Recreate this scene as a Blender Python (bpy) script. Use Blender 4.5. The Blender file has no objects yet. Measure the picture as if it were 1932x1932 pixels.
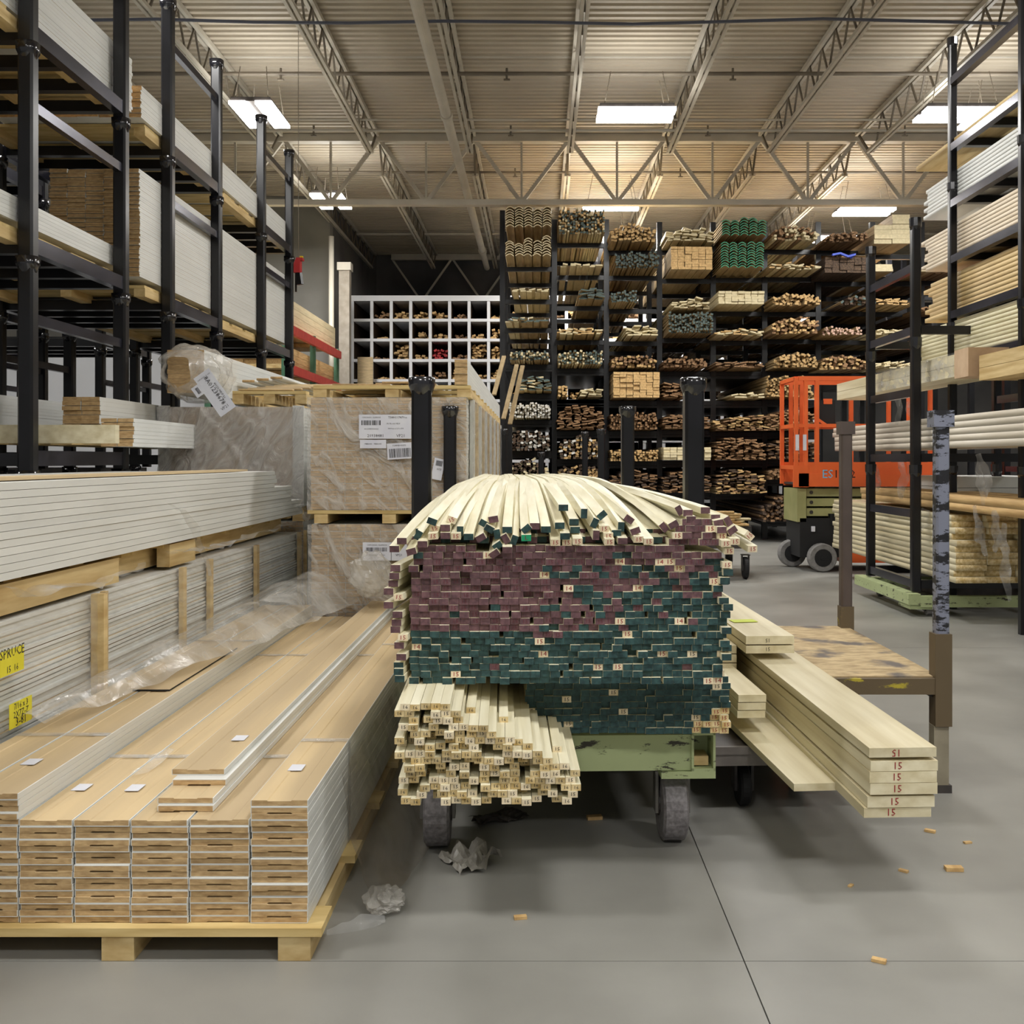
import bpy, math, random
from mathutils import Vector, Matrix, noise
R=random.Random(7)
C=bpy.context.scene.collection
sc=bpy.context.scene
# ---------------- camera, world, exposure ----------------
F=2000.0; VX,VY=1015.0,868.0; HC=1.30
cam=bpy.data.objects.new('camera',bpy.data.cameras.new('camera')); C.objects.link(cam)
cam.location=(0,0,HC); cam.rotation_euler=(math.pi/2,0,0)
cam.data.sensor_width=36; cam.data.lens=36*F/1932
cam.data.shift_x=-(VX-966)/1932; cam.data.shift_y=(VY-966)/1932
cam.data.clip_end=200
sc.camera=cam
w=bpy.data.worlds.new('world'); sc.world=w; w.use_nodes=True
w.node_tree.nodes['Background'].inputs[0].default_value=(1.0,0.99,0.96,1)
w.node_tree.nodes['Background'].inputs[1].default_value=0.2
sc.view_settings.view_transform='Standard'; sc.view_settings.look='None'
sc.view_settings.gamma=1; sc.view_settings.use_curve_mapping=False
sc.view_settings.exposure=0.47
sc.cycles.max_bounces=6; sc.cycles.transparent_max_bounces=12
sc.cycles.sample_clamp_indirect=4
def X(px,Y): return (px-VX)/F*Y
def Z(py,Y): return HC+(VY-py)/F*Y
def P(px,py,Y): return Vector((X(px,Y),Y,Z(py,Y)))
def area(name,loc,sx,sy,power,up=False,col=(1,.985,.955)):
    l=bpy.data.lights.new(name,'AREA'); l.shape='RECTANGLE'; l.size=sx; l.size_y=sy; l.energy=power; l.color=col
    o=bpy.data.objects.new(name,l); C.objects.link(o); o.location=loc
    if up: o.rotation_euler=(math.pi,0,0)
    return o
# ---------------- materials ----------------
MATS={}
def nodes(name):
    m=bpy.data.materials.new(name); m.use_nodes=True; MATS[name]=m
    nt=m.node_tree; return m,nt,nt.nodes['Principled BSDF'],nt.nodes,nt.links
def mat(name,c1,c2=None,rough=.6,scale=(8,8,8),metal=0,bump=0,rand=0,detail=4,contrast=(.35,.65),spec=.5,world=False):
    m,nt,b,N,L=nodes(name)
    b.inputs['Roughness'].default_value=rough; b.inputs['Metallic'].default_value=metal
    b.inputs['Specular IOR Level'].default_value=spec
    c2=c2 or c1
    tc=N.new('ShaderNodeTexCoord'); mp=N.new('ShaderNodeMapping'); mp.inputs['Scale'].default_value=scale
    nz=N.new('ShaderNodeTexNoise'); nz.inputs['Scale'].default_value=1; nz.inputs['Detail'].default_value=detail
    src=tc.outputs['Object']
    if world:
        g=N.new('ShaderNodeNewGeometry'); src=g.outputs['Position']
    oi=N.new('ShaderNodeObjectInfo')
    if not world:
        ad=N.new('ShaderNodeVectorMath'); ad.operation='ADD'
        mu=N.new('ShaderNodeMath'); mu.operation='MULTIPLY'; mu.inputs[1].default_value=37
        L.new(oi.outputs['Random'],mu.inputs[0]); L.new(src,ad.inputs[0]); L.new(mu.outputs[0],ad.inputs[1]); src=ad.outputs[0]
    L.new(src,mp.inputs[0]); L.new(mp.outputs[0],nz.inputs['Vector'])
    cr=N.new('ShaderNodeValToRGB'); e=cr.color_ramp.elements
    e[0].position,e[1].position=contrast; e[0].color=(*c1,1); e[1].color=(*c2,1)
    L.new(nz.outputs['Fac'],cr.inputs[0])
    out=cr.outputs[0]
    if rand:
        hs=N.new('ShaderNodeHueSaturation'); mr=N.new('ShaderNodeMapRange')
        mr.inputs['To Min'].default_value=1-rand; mr.inputs['To Max'].default_value=1+rand
        L.new(oi.outputs['Random'],mr.inputs[0]); L.new(mr.outputs[0],hs.inputs['Value']); L.new(out,hs.inputs['Color']); out=hs.outputs[0]
    L.new(out,b.inputs['Base Color'])
    if bump:
        bp=N.new('ShaderNodeBump'); bp.inputs['Strength'].default_value=bump; bp.inputs['Distance'].default_value=.01
        L.new(nz.outputs['Fac'],bp.inputs['Height']); L.new(bp.outputs[0],b.inputs['Normal'])
    return m
def hexc(r,g,b):
    f=lambda v:((v/255+.055)/1.055)**2.4 if v>10 else v/255/12.92
    return (f(r),f(g),f(b))
H=hexc
mdf=mat('mdf',H(188,166,130),H(208,184,142),.7,(7,.5,30),rand=.05,contrast=(.4,.6))
mdfend=mat('mdf_end',H(170,140,98),H(200,170,124),.85,(30,30,90),rand=.10,bump=.2)
white=mat('primer_white',H(212,213,209),H(222,223,219),.45,(6,1,6),rand=.025)
pine=mat('pine',H(186,156,102),H(216,192,140),.7,(12,2,25),rand=.08,bump=.1)
pineX=mat('pine_cross',H(192,164,104),H(220,196,138),.7,(3,14,25),rand=.08,bump=.1)
poplar=mat('poplar',H(218,210,178),H(236,231,206),.55,(30,1.2,30),rand=.05)
poplar2=mat('poplar_plank',H(200,186,146),H(234,225,194),.5,(14,.8,20),rand=.08,contrast=(.3,.7))
poplarend=mat('poplar_end',H(186,158,100),H(222,202,156),.7,(45,45,45),rand=.22)
rawend=mat('raw_end',H(224,206,170),H(240,226,196),.7,(60,60,60),rand=.06)
purple=mat('purple_paint',H(84,58,64),H(112,80,84),.6,(70,70,70),rand=.14)
green=mat('dark_green_paint',H(24,50,52),H(46,78,77),.6,(70,70,70),rand=.22)
bgreen=mat('bright_green_paint',H(20,150,104),H(30,165,115),.6)
redink=mat('red_ink',H(150,30,40),rough=.6)
faint=mat('faint_red_ink',H(104,44,54),rough=.6)
ink=mat('black_ink',H(40,38,40),rough=.6)
paper=mat('paper',H(212,214,226),H(222,224,232),.5)
yellow=mat('yellow_tag',H(214,204,40),H(224,214,52),.6)
lime=mat('lime_note',H(200,214,70),rough=.6)
black=mat('black_steel',H(11,11,14),H(20,20,25),.3,(5,5,5),rand=.1,spec=.45)
gloss=mat('gloss_black',H(14,14,18),H(26,26,32),.16,(6,6,6),spec=.8)
steel=mat('dark_steel_beam',H(44,44,54),H(74,74,86),.22,(6,2,6),metal=.6,rand=.1)
dark=mat('dark_grey_metal',H(52,48,46),H(70,64,60),.5,(10,10,10),rand=.1)
concrete=mat('concrete',H(126,125,120),H(160,159,153),.4,(1.1,1.1,1),world=True,bump=.02,detail=9,contrast=(.3,.7))
joint=mat('joint_filler',H(96,92,86),rough=.9)
deckm=mat('ceiling_deck',H(166,156,138),H(184,174,156),.6,(.6,.6,.6),world=True,detail=6)
truss=mat('truss_paint',H(176,170,156),H(190,184,170),.5,(2,2,2),world=True)
dtruss=mat('dark_truss',H(96,88,76),H(124,114,98),.6,(2,2,2),world=True)  # darker tone of the truss paint, for webs and small parts
block=mat('grey_wall',H(120,118,112),H(138,136,130),.8,(.8,.8,.8),world=True,detail=6)
dwall=mat('dark_wall',H(60,60,62),H(96,94,92),.85,(.5,.5,.5),world=True,detail=6)  # darker grey than the other walls
wwall=mat('white_wall',H(214,216,220),rough=.6)
cubw=mat('cubby_white',H(240,241,244),rough=.5)
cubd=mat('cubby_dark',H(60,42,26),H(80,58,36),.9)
cartg=mat('cart_green',H(150,166,112),H(166,180,126),.5,(6,6,6),rand=.03)
olive=mat('lift_green',H(150,150,98),H(166,164,112),.5,(4,4,4))
orange=mat('lift_orange',H(228,98,42),H(236,108,50),.45,(3,3,3))
tyre=mat('tyre',H(120,118,116),H(140,138,136),.8,(20,20,20))
rubber=mat('rubber_black',H(20,20,22),rough=.7)
redm=mat('rack_red',H(190,52,40),H(204,66,50),.5)
teal=mat('rack_teal',H(60,100,76),H(70,112,86),.6)
tan=mat('tan_stock',H(186,150,98),H(214,180,124),.7,(40,3,40),rand=.1)
brown=mat('brown_stock',H(120,90,62),H(160,124,86),.75,(40,3,40),rand=.15)
creams=mat('cream_stock',H(206,192,152),H(222,208,170),.65,(30,3,30),rand=.06)
under=mat('stock_face',H(156,134,98),H(178,156,118),.7,(20,2,20),rand=.08)
dkgreen=mat('slate_green_end',H(64,82,80),H(96,112,106),.65,(60,60,60),rand=.2)
emer=mat('emerald_end',H(50,120,92),H(80,150,116),.6,(60,60,60),rand=.15)
yel=mat('yellow_strap',H(226,220,40),rough=.5)
blue=mat('blue_strap',H(50,80,200),rough=.5)
redb=mat('red_stock',H(176,40,44),rough=.6)
cardb=mat('cardboard',H(190,160,128),H(206,178,146),.8,(8,8,8))
wheelm=mat('iron_wheel',H(112,108,110),H(146,142,144),.5,(60,60,60),metal=.1,bump=.3)
def osb():
    m=mat('worn_osb',H(164,142,106),H(196,174,134),.8,(14,40,14),detail=8,contrast=(.4,.6),bump=.25)
    nt=m.node_tree;N=nt.nodes;L=nt.links;b=N['Principled BSDF']
    src=b.inputs['Base Color'].links[0].from_socket
    tc=N.new('ShaderNodeTexCoord');nz=N.new('ShaderNodeTexNoise');nz.inputs['Scale'].default_value=4.5;nz.inputs['Detail'].default_value=8
    mr=N.new('ShaderNodeMapRange');mr.inputs['From Min'].default_value=.54;mr.inputs['From Max'].default_value=.64
    mx=N.new('ShaderNodeMixRGB');mx.inputs[2].default_value=(*H(104,96,90),1)
    L.new(tc.outputs['Object'],nz.inputs['Vector']);L.new(nz.outputs['Fac'],mr.inputs[0]);L.new(mr.outputs[0],mx.inputs[0]);L.new(src,mx.inputs[1]);L.new(mx.outputs[0],b.inputs['Base Color'])
    return m
osbm=osb()
def worn(name,base,under_,thr=.6,scale=9):
    m=mat(name,base,tuple(min(1,v*1.1) for v in base),.5,(5,5,5))
    nt=m.node_tree;N=nt.nodes;L=nt.links;b=N['Principled BSDF']
    src=b.inputs['Base Color'].links[0].from_socket
    tc=N.new('ShaderNodeTexCoord');nz=N.new('ShaderNodeTexNoise');nz.inputs['Scale'].default_value=scale;nz.inputs['Detail'].default_value=10;nz.inputs['Roughness'].default_value=.7
    mp=N.new('ShaderNodeMapping');mp.inputs['Scale'].default_value=(.6,1,2)
    mr=N.new('ShaderNodeMapRange');mr.inputs['From Min'].default_value=thr;mr.inputs['From Max'].default_value=thr+.03
    mx=N.new('ShaderNodeMixRGB');mx.inputs[2].default_value=(*under_,1)
    L.new(tc.outputs['Object'],mp.inputs[0]);L.new(mp.outputs[0],nz.inputs['Vector']);L.new(nz.outputs['Fac'],mr.inputs[0]);L.new(mr.outputs[0],mx.inputs[0]);L.new(src,mx.inputs[1]);L.new(mx.outputs[0],b.inputs['Base Color'])
    return m
wgreen=worn('worn_green_paint',H(172,184,136),H(58,56,44),.575,12)
wyel=worn('worn_yellow_brown',H(92,78,56),H(176,160,50),.62,7)
wpost=worn('scuffed_post',H(120,124,140),H(22,22,28),.5,16)
wbrown=mat('brown_post',H(66,56,52),H(84,72,66),.5,(6,6,3))
def film(name,col,a0,a1,rough=.18,scale=5,stretch=(1,1,1),bump=.6,rot=0,lo=.35,hi=.7,dis=.5):
    m,nt,b,N,L=nodes(name)
    b.inputs['Base Color'].default_value=(*col,1); b.inputs['Roughness'].default_value=rough
    b.inputs['Specular IOR Level'].default_value=.9
    tc=N.new('ShaderNodeTexCoord');mp=N.new('ShaderNodeMapping');mp.inputs['Scale'].default_value=stretch;mr0=N.new('ShaderNodeMapping');mr0.inputs['Rotation'].default_value=(rot,rot,0);mp.vector_type='POINT'
    nz=N.new('ShaderNodeTexNoise');nz.inputs['Scale'].default_value=scale;nz.inputs['Detail'].default_value=5;nz.inputs['Distortion'].default_value=dis;nz.inputs['Detail'].default_value=8
    L.new(tc.outputs['Object'],mr0.inputs[0]);L.new(mr0.outputs[0],mp.inputs[0]);L.new(mp.outputs[0],nz.inputs['Vector'])
    mr=N.new('ShaderNodeMapRange');mr.inputs['From Min'].default_value=lo;mr.inputs['From Max'].default_value=hi
    mr.inputs['To Min'].default_value=a0;mr.inputs['To Max'].default_value=a1
    L.new(nz.outputs['Fac'],mr.inputs[0]);L.new(mr.outputs[0],b.inputs['Alpha'])
    bp=N.new('ShaderNodeBump');bp.inputs['Strength'].default_value=bump;bp.inputs['Distance'].default_value=.03
    L.new(nz.outputs['Fac'],bp.inputs['Height']);L.new(bp.outputs[0],b.inputs['Normal'])
    return m
filmw=film('stretch_wrap',H(206,203,198),.26,.74,.12,3.2,(3,3,.7),1.0,rot=.6,lo=.45,hi=.72,dis=2.2)  # alpha streaks here and in hazy_wrap stand in for highlights on the wrinkles
filmh=film('hazy_wrap',H(204,202,200),.46,.84,.14,3,(3.4,3.4,.5),1.0,rot=-.5,lo=.4,hi=.72,dis=2)
films=film('side_wrap',H(206,204,200),.06,.32,.2,6,(1,.8,3),.5,rot=.3)
filml=film('loose_plastic',H(206,203,196),.25,.6,.14,6,(1,1,1),.8)
filmc=film('clear_plastic',H(214,214,212),.12,.5,.1,9,(1,1,1),.9)
def emis(name,col,s):
    m,nt,b,N,L=nodes(name); b.inputs['Emission Color'].default_value=(*col,1); b.inputs['Emission Strength'].default_value=s
    return m
lamp=emis('lamp_lens',(1,.98,.95),14)
# ---------------- geometry helpers ----------------
class MB:
    def __init__(s): s.v=[];s.f=[];s.m=[]
    def hexa(s,p,mi=0,mats=None):
        # p: 8 pts, bottom 0-3 (ccw seen from top), top 4-7 ; faces order: bottom,top,front(-y),right,back,left
        n=len(s.v); s.v+= [tuple(q) for q in p]
        fs=[(0,3,2,1),(4,5,6,7),(0,1,5,4),(1,2,6,5),(2,3,7,6),(3,0,4,7)]
        for k,f in enumerate(fs): s.f.append(tuple(n+i for i in f)); s.m.append(mats[k] if mats else mi)
        return s
    def box(s,x0,x1,y0,y1,z0,z1,mi=0,mats=None):
        return s.hexa([(x0,y0,z0),(x1,y0,z0),(x1,y1,z0),(x0,y1,z0),(x0,y0,z1),(x1,y0,z1),(x1,y1,z1),(x0,y1,z1)],mi,mats)
    def obox(s,M,x0,x1,y0,y1,z0,z1,mi=0,mats=None):
        p=[(x0,y0,z0),(x1,y0,z0),(x1,y1,z0),(x0,y1,z0),(x0,y0,z1),(x1,y0,z1),(x1,y1,z1),(x0,y1,z1)]
        return s.hexa([M@Vector(q) for q in p],mi,mats)
    def bar(s,a,b,w,h=None,mi=0,n=4,up=(0,0,1)):
        h=h or w; a=Vector(a);b=Vector(b);d=(b-a).normalized();u=Vector(up)
        if abs(d.dot(u))>.98:u=Vector((0,1,0))
        r=d.cross(u).normalized();u=r.cross(d)
        if n==4: prof=[(-w/2,-h/2),(w/2,-h/2),(w/2,h/2),(-w/2,h/2)]
        elif n==-8:
            c=.72; prof=[(-w/2*c,-h/2),(w/2*c,-h/2),(w/2,-h/2*c),(w/2,h/2*c),(w/2*c,h/2),(-w/2*c,h/2),(-w/2,h/2*c),(-w/2,-h/2*c)]
        else: prof=[(w/2*math.cos(2*math.pi*k/n),h/2*math.sin(2*math.pi*k/n)) for k in range(n)]
        k=len(prof);n0=len(s.v)
        for q in(a,b):
            for(x,y)in prof:s.v.append(tuple(q+r*x+u*y))
        for i in range(k):
            j=(i+1)%k;s.f.append((n0+i,n0+j,n0+k+j,n0+k+i));s.m.append(mi)
        s.f.append(tuple(n0+i for i in reversed(range(k))));s.m.append(mi)
        s.f.append(tuple(n0+k+i for i in range(k)));s.m.append(mi);return s
    def lathe(s,prof,c=(0,0,0),n=16,mi=0,axis='z',sq=0):
        n0=len(s.v);c=Vector(c)
        for(r,z)in prof:
            for k in range(n):
                t=2*math.pi*k/n+math.pi/n
                f=1.0
                if sq: f=1/max(abs(math.cos(t)),abs(math.sin(t)))**sq
                a,b=r*f*math.cos(t),r*f*math.sin(t)
                q={'z':(a,b,z),'x':(z,a,b),'y':(a,z,b)}[axis]
                s.v.append(tuple(c+Vector(q)))
        for i in range(len(prof)-1):
            for k in range(n):
                j=(k+1)%n;s.f.append((n0+i*n+k,n0+i*n+j,n0+(i+1)*n+j,n0+(i+1)*n+k));s.m.append(mi)
        s.f.append(tuple(n0+k for k in reversed(range(n))));s.m.append(mi)
        m=n0+(len(prof)-1)*n;s.f.append(tuple(m+k for k in range(n)));s.m.append(mi);return s
    def sweep(s,pts,w,h,roll=0,mi=0,endm=None):
        n0=len(s.v);k=len(pts)
        for i,p in enumerate(pts):
            p=Vector(p);d=(Vector(pts[min(i+1,k-1)])-Vector(pts[max(i-1,0)])).normalized()
            r=d.cross(Vector((0,0,1))).normalized();u=r.cross(d)
            rl=roll*(1-min(1,i/(k*.6)));cr,sr=math.cos(rl),math.sin(rl)
            for(a,b)in((-w/2,0-h/2),(w/2,-h/2),(w/2,h/2),(-w/2,h/2)):
                s.v.append(tuple(p+r*(a*cr-b*sr)+u*(a*sr+b*cr)))
        for i in range(k-1):
            for q in range(4):
                t=(q+1)%4;s.f.append((n0+4*i+q,n0+4*i+4+q,n0+4*i+4+t,n0+4*i+t));s.m.append(mi)
        s.f.append((n0,n0+1,n0+2,n0+3));s.m.append(mi if endm is None else endm)
        e=n0+4*(k-1);s.f.append((e+3,e+2,e+1,e));s.m.append(mi);return s
    def add(s,me,M,mi):
        n0=len(s.v)
        for v in me.vertices:s.v.append(tuple(M@v.co))
        for p in me.polygons:s.f.append(tuple(n0+i for i in p.vertices));s.m.append(mi)
    def grid(s,fn,nu,nv,mi=0):
        n0=len(s.v)
        for i in range(nu+1):
            for j in range(nv+1):s.v.append(tuple(fn(i/nu,j/nv)))
        for i in range(nu):
            for j in range(nv):
                a=n0+i*(nv+1)+j;s.f.append((a,a+1,a+nv+2,a+nv+1));s.m.append(mi)
        return s
    def mesh(s,name,mats,smooth=False):
        me=bpy.data.meshes.new(name);me.from_pydata(s.v,[],s.f)
        for m in mats:me.materials.append(m)
        me.polygons.foreach_set('material_index',s.m)
        if smooth: me.polygons.foreach_set('use_smooth',[True]*len(s.f))
        me.update();return me
    def build(s,name,mats,parent=None,loc=None,smooth=False):
        if not isinstance(mats,(list,tuple)):mats=[mats]
        return put(name,s.mesh(name,mats,smooth),parent,loc)
def put(name,me,parent=None,loc=None,rot=None):
    o=bpy.data.objects.new(name,me);C.objects.link(o)
    if parent is not None:o.parent=parent
    if loc is not None:o.location=loc
    if rot is not None:o.rotation_euler=rot
    return o
def tag(o,label,cat,group=None,kind=None):
    o['label']=label;o['category']=cat
    if group:o['group']=group
    if kind:o['kind']=kind
    return o
def thing(name,label,cat,loc=(0,0,0),group=None,kind=None,rz=0):
    o=bpy.data.objects.new(name,None);C.objects.link(o);o.location=loc;o.rotation_euler=(0,0,rz)
    o.empty_display_size=.1
    return tag(o,label,cat,group,kind)
def stuff(o): o['kind']='stuff';return o
TX={}
def text_mesh(body,size=1.0):
    k=(body,round(size,4))
    if k in TX:return TX[k]
    cu=bpy.data.curves.new('lettering','FONT');cu.body=body;cu.size=size;cu.align_x='CENTER';cu.align_y='CENTER';cu.resolution_u=1
    o=bpy.data.objects.new('lettering',cu);C.objects.link(o)
    bpy.context.view_layer.update()
    me=bpy.data.meshes.new_from_object(o.evaluated_get(bpy.context.evaluated_depsgraph_get()))
    bpy.data.objects.remove(o);TX[k]=me;return me
FACE=Matrix.Rotation(math.pi/2,4,'X')      # text plane -> faces -Y
ORD=['','first','second','third','fourth','fifth','sixth','seventh','eighth','ninth','tenth','eleventh','twelfth','thirteenth','fourteenth','fifteenth','sixteenth','seventeenth','eighteenth','nineteenth','twentieth']
def ordn(n):
    if n<=20:return ORD[n]
    if n==30:return 'thirtieth'
    if n==40:return 'fortieth'
    return {2:'twenty-',3:'thirty-',4:'forty-'}[n//10]+ORD[n%10]
# ---------------- SETTING ----------------
fl=MB().box(-14,16,-4,30,-.25,-.012).build('floor',joint);tag(fl,'grey polished concrete warehouse floor with cut joints','floor',kind='structure')
xs=[-14,-8.665,-4.065,.535,5.135,9.735,16];ys=[-4,2.75,7.35,11.95,16.55,21.15,30]
for i in range(6):
    for j in range(6):
        MB().box(xs[i]+.0018,xs[i+1]-.0018,ys[j]+.0015,ys[j+1]-.0015,-.012,0).build('slab',concrete,fl)
# ceiling deck, corrugated along X
dk=MB();pts=[];y=1.0
while y<30:
    pts+=[(y,6.545),(y+.05,6.545),(y+.065,6.51),(y+.135,6.51)];y+=.15
n0=0
for(yy,zz)in pts:dk.v+=[(-14,yy,zz),(16,yy,zz)]
for i in range(len(pts)-1):dk.f.append((2*i,2*i+2,2*i+3,2*i+1));dk.m.append(0)
dk.box(-14,16,-4,30,6.57,6.7)
tag(dk.build('ceiling',deckm),'beige corrugated steel roof deck','ceiling',kind='structure')
wl=MB().box(-14,16,27,27.3,0,6.6).build('wall_back',dwall);tag(wl,'dark concrete back wall under the roof','wall',kind='structure')
wl=MB().box(-14,-4.12,21,21.3,0,6.6).build('wall_rear_left',block);tag(wl,'grey concrete wall left of the beige column','wall',kind='structure')
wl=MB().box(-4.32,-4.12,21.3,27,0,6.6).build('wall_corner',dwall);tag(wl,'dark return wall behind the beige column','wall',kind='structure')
MB().box(-14.2,-14,-4,30,0,6.6).build('wall_left',block);tag(bpy.data.objects['wall_left'],'grey side wall beyond the left racks','wall',kind='structure')
MB().box(16,16.2,-4,30,0,6.6).build('wall_right',block);tag(bpy.data.objects['wall_right'],'grey side wall beyond the right racks','wall',kind='structure')
wp=thing('partition_wall','white painted low partition behind the left black racks','partition',(0,0,0),kind='structure')
MB().box(-11,-4.95,17.5,17.6,0,3.2).build('panel',wwall,wp);MB().box(-11,-4.95,17.47,17.63,3.2,3.28).build('cap',truss,wp)
colm=thing('column','square beige concrete column left of the white cubbies','column',(X(651,20.2),20.2,0),kind='structure')
colb=mat('column_beige',H(138,130,118),H(156,148,136),.8)
MB().box(-.1,.1,-.1,.1,0,5.0).build('shaft',colb,colm);MB().box(-.13,.13,-.13,.13,4.9,5.05).build('capital',truss,colm)
cp=thing('pipe_column','round white steel pipe column beside the beige column','column',(X(625,19.9),19.9,0),kind='structure')
MB().lathe([(.05,0),(.05,5.5)],n=14).build('pipe',truss,cp,smooth=True);MB().lathe([(.09,0),(.09,.03)],n=14).build('flange',truss,cp)
# joists
JX=[-5.63+1.53*k for k in range(8)]
webm=MB().bar((0,0,0),(0,.3,.43),.022,.022).mesh('web_bar',[dtruss]);webm2=MB().bar((0,.3,.43),(0,.6,0),.022,.022).mesh('web_bar',[dtruss])
g=0
for ji,jx in enumerate(JX):
    for (ya,yb,zb) in ((3.0,16.8,6.0),(17.2,26.6,6.0)):
        j=thing('roof_joist','open-web steel roof joist, %s from the left, %s bay'%(ordn(ji+1),'near' if ya<10 else 'far'),'joist',(jx,ya,zb),'open-web roof joists','structure')
        L_=yb-ya
        MB().box(-.05,-.012,.35,L_-.55,0,.045).box(.012,.05,.35,L_-.55,0,.045).build('bottom_chord',truss,j)
        MB().box(-.055,-.012,0,L_,.43,.49).box(.012,.055,0,L_,.43,.49).box(-.05,.05,0,L_,.49,.5).build('top_chord',truss,j)
        k=0;yy=.35
        while yy+.6<L_-.4:
            put('web_bar',webm,j,(0,yy,.02));put('web_bar',webm2,j,(0,yy,.02));yy+=.6
        MB().bar((0,L_-.55,.02),(0,L_,.46),.03).bar((0,.35,.02),(0,0,.46),.03).build('end_web',dtruss,j)
gi=thing('roof_girder','deep steel truss girder spanning above the centre rack','girder',(0,17,0),kind='structure')
zt,zb_=Z(262,17),Z(383,17)
MB().box(-9,12,-.09,.09,zt-.06,zt+.06).build('top_chord',truss,gi)
MB().box(-9,12,-.07,.07,zb_-.045,zb_+.045).build('bottom_chord',truss,gi)
for k in range(-3,10):
    xt=X(715,17)+1.53*k
    xb=X(804,17)+1.53*k
    MB().bar((xt,0,zt),(xb,0,zb_),.06).build('diagonal',truss,gi)
    MB().bar((xb,0,zb_),(xt+1.53,0,zt),.06).build('diagonal',truss,gi)
    MB().bar((xb,0,zb_),(xb,0,zt),.035).build('strut',truss,gi)
gi=thing('roof_girder','far steel truss girder against the back wall','girder',(0,26.8,0),kind='structure')
MB().box(-3.7,12,-.08,.08,6.35,6.5).build('top_chord',truss,gi);MB().box(-3.7,12,-.06,.06,5.28,5.36).build('bottom_chord',truss,gi)
for k in range(10):
    xt=-3.7+1.53*k;MB().bar((xt,0,6.4),(xt+.76,0,5.3),.05).bar((xt+.76,0,5.3),(xt+1.53,0,6.4),.05).build('diagonal',truss,gi)
# pipes along X
def xpipe(py,Y,r,m,label,z=None):
    z=z or Z(py,Y)
    p=thing('sprinkler_pipe' if 'sprinkler' in label else 'bridging_bar',label,'pipe',(0,Y,z),kind='structure')
    MB().bar((-9,0,0),(12,0,0),2*r,2*r,n=10).build('pipe',m,p,smooth=False)
    if 'sprinkler' in label:
        for k in range(7):
            MB().bar((-6.2+2.9*k,0,-.07),(-6.2+2.9*k,0,.07),.03,.03,n=8).box(-6.24+2.9*k,-6.16+2.9*k,-.02,.02,-.085,-.07).build('sprinkler_head',dtruss,p)
xpipe(107,13.7,.02,truss,'thin horizontal bridging bar nearest the camera under the deck')
xpipe(139,13.6,.024,dtruss,'sprinkler pipe with small heads, nearest of three',)
xpipe(226,15.3,.016,truss,'thin bridging bar just before the long truss girder')
xpipe(246,15.6,.022,truss,'sprinkler pipe just before the long truss girder')
xpipe(325,18.6,.022,dtruss,'sprinkler pipe behind the long truss girder')
xpipe(392,22.0,.03,truss,'thick bridging bar deep under the far ceiling')
xpipe(441,24.0,.03,truss,'lowest far bridging bar above the white cubbies')
pp=thing('round_duct','long round beige pipe running away under the ceiling','pipe',(X(790,10.4),10.4,5.78),kind='structure')
MB().bar((-.02,-4,0),(-.02+.0,14.3,0),.13,.13,n=20).build('pipe',truss,pp);MB().bar((-.02,3.3,0),(-.02,3.42,0),.16,.16,n=20).build('coupling',truss,pp);MB().bar((-.02,12.2,0),(-.02,12.4,0),.17,.17,n=20).build('coupling',truss,pp)
cb=MB().sweep([(-9+1.0*k,11.2+.03*math.sin(k*.9),5.93+.02*math.sin(k*1.7)) for k in range(22)],.025,.025).build('ceiling_cable',mat('blue_cable',H(78,82,96)));tag(cb,'dark blue cable strung across the nearest joists','cable',kind='structure')
# lights
LZ=5.62
PW1,PW2=70,75
def fixture(x,y,rot,label,parts=True,pw=70):
    f=thing('ceiling_light',label,'light',(x,y,LZ),'high-bay ceiling lights',rz=rot)
    MB().box(-.24,.24,-.46,.46,.03,.08).build('housing',dark,f)
    for s in(-1,1):
        MB().box(s*.16-.10,s*.16+.10,-.48,.48,-.01,.03).build('lens',lamp,f)
    for sx in(-.2,.2):
        for sy in(-.4,.4):MB().bar((sx,sy,.09),(sx*.8,sy*.8,.5),.008).build('hanger',dtruss,f)
    a=area('lamp_down',(0,0,-.05),.6,1.1,pw);a.parent=f
    b=area('lamp_up',(0,0,.12),.6,1.1,min(pw,80)*.13,up=True);b.parent=f
h=math.pi/2
fixture(X(487,13.2),13.3,0,'bright twin-panel ceiling light above the left black racks')
fixture(X(1199,13.3),13.3,h,'long bright ceiling light right of centre, nearest in view')
fixture(X(1802,13.4),13.3,h,'bright ceiling light behind the tall right rack post')
fixture(X(1903,13.4),13.6,h,'small bright ceiling light at the right picture edge')
PW1=150
fixture(X(626,17.8),17.75,0,'four-spot ceiling light crossed by the girder chord at left',pw=150)
fixture(X(1153,18.1),18.1,h,'ceiling light low behind the dark-ended mouldings, centre',pw=150)
fixture(X(1630,18.5),18.5,h,'long ceiling light above the cream plank stacks at right',pw=150)
fixture(X(1141,20.8),20.8,h,'ceiling light glimpsed between the second and third rack bays',pw=160)
fixture(X(1563,20.8),20.8,h,'unseen ceiling light added behind the seventh rack bay',pw=120)  # added out of sight to brighten the rear cubbies
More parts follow.
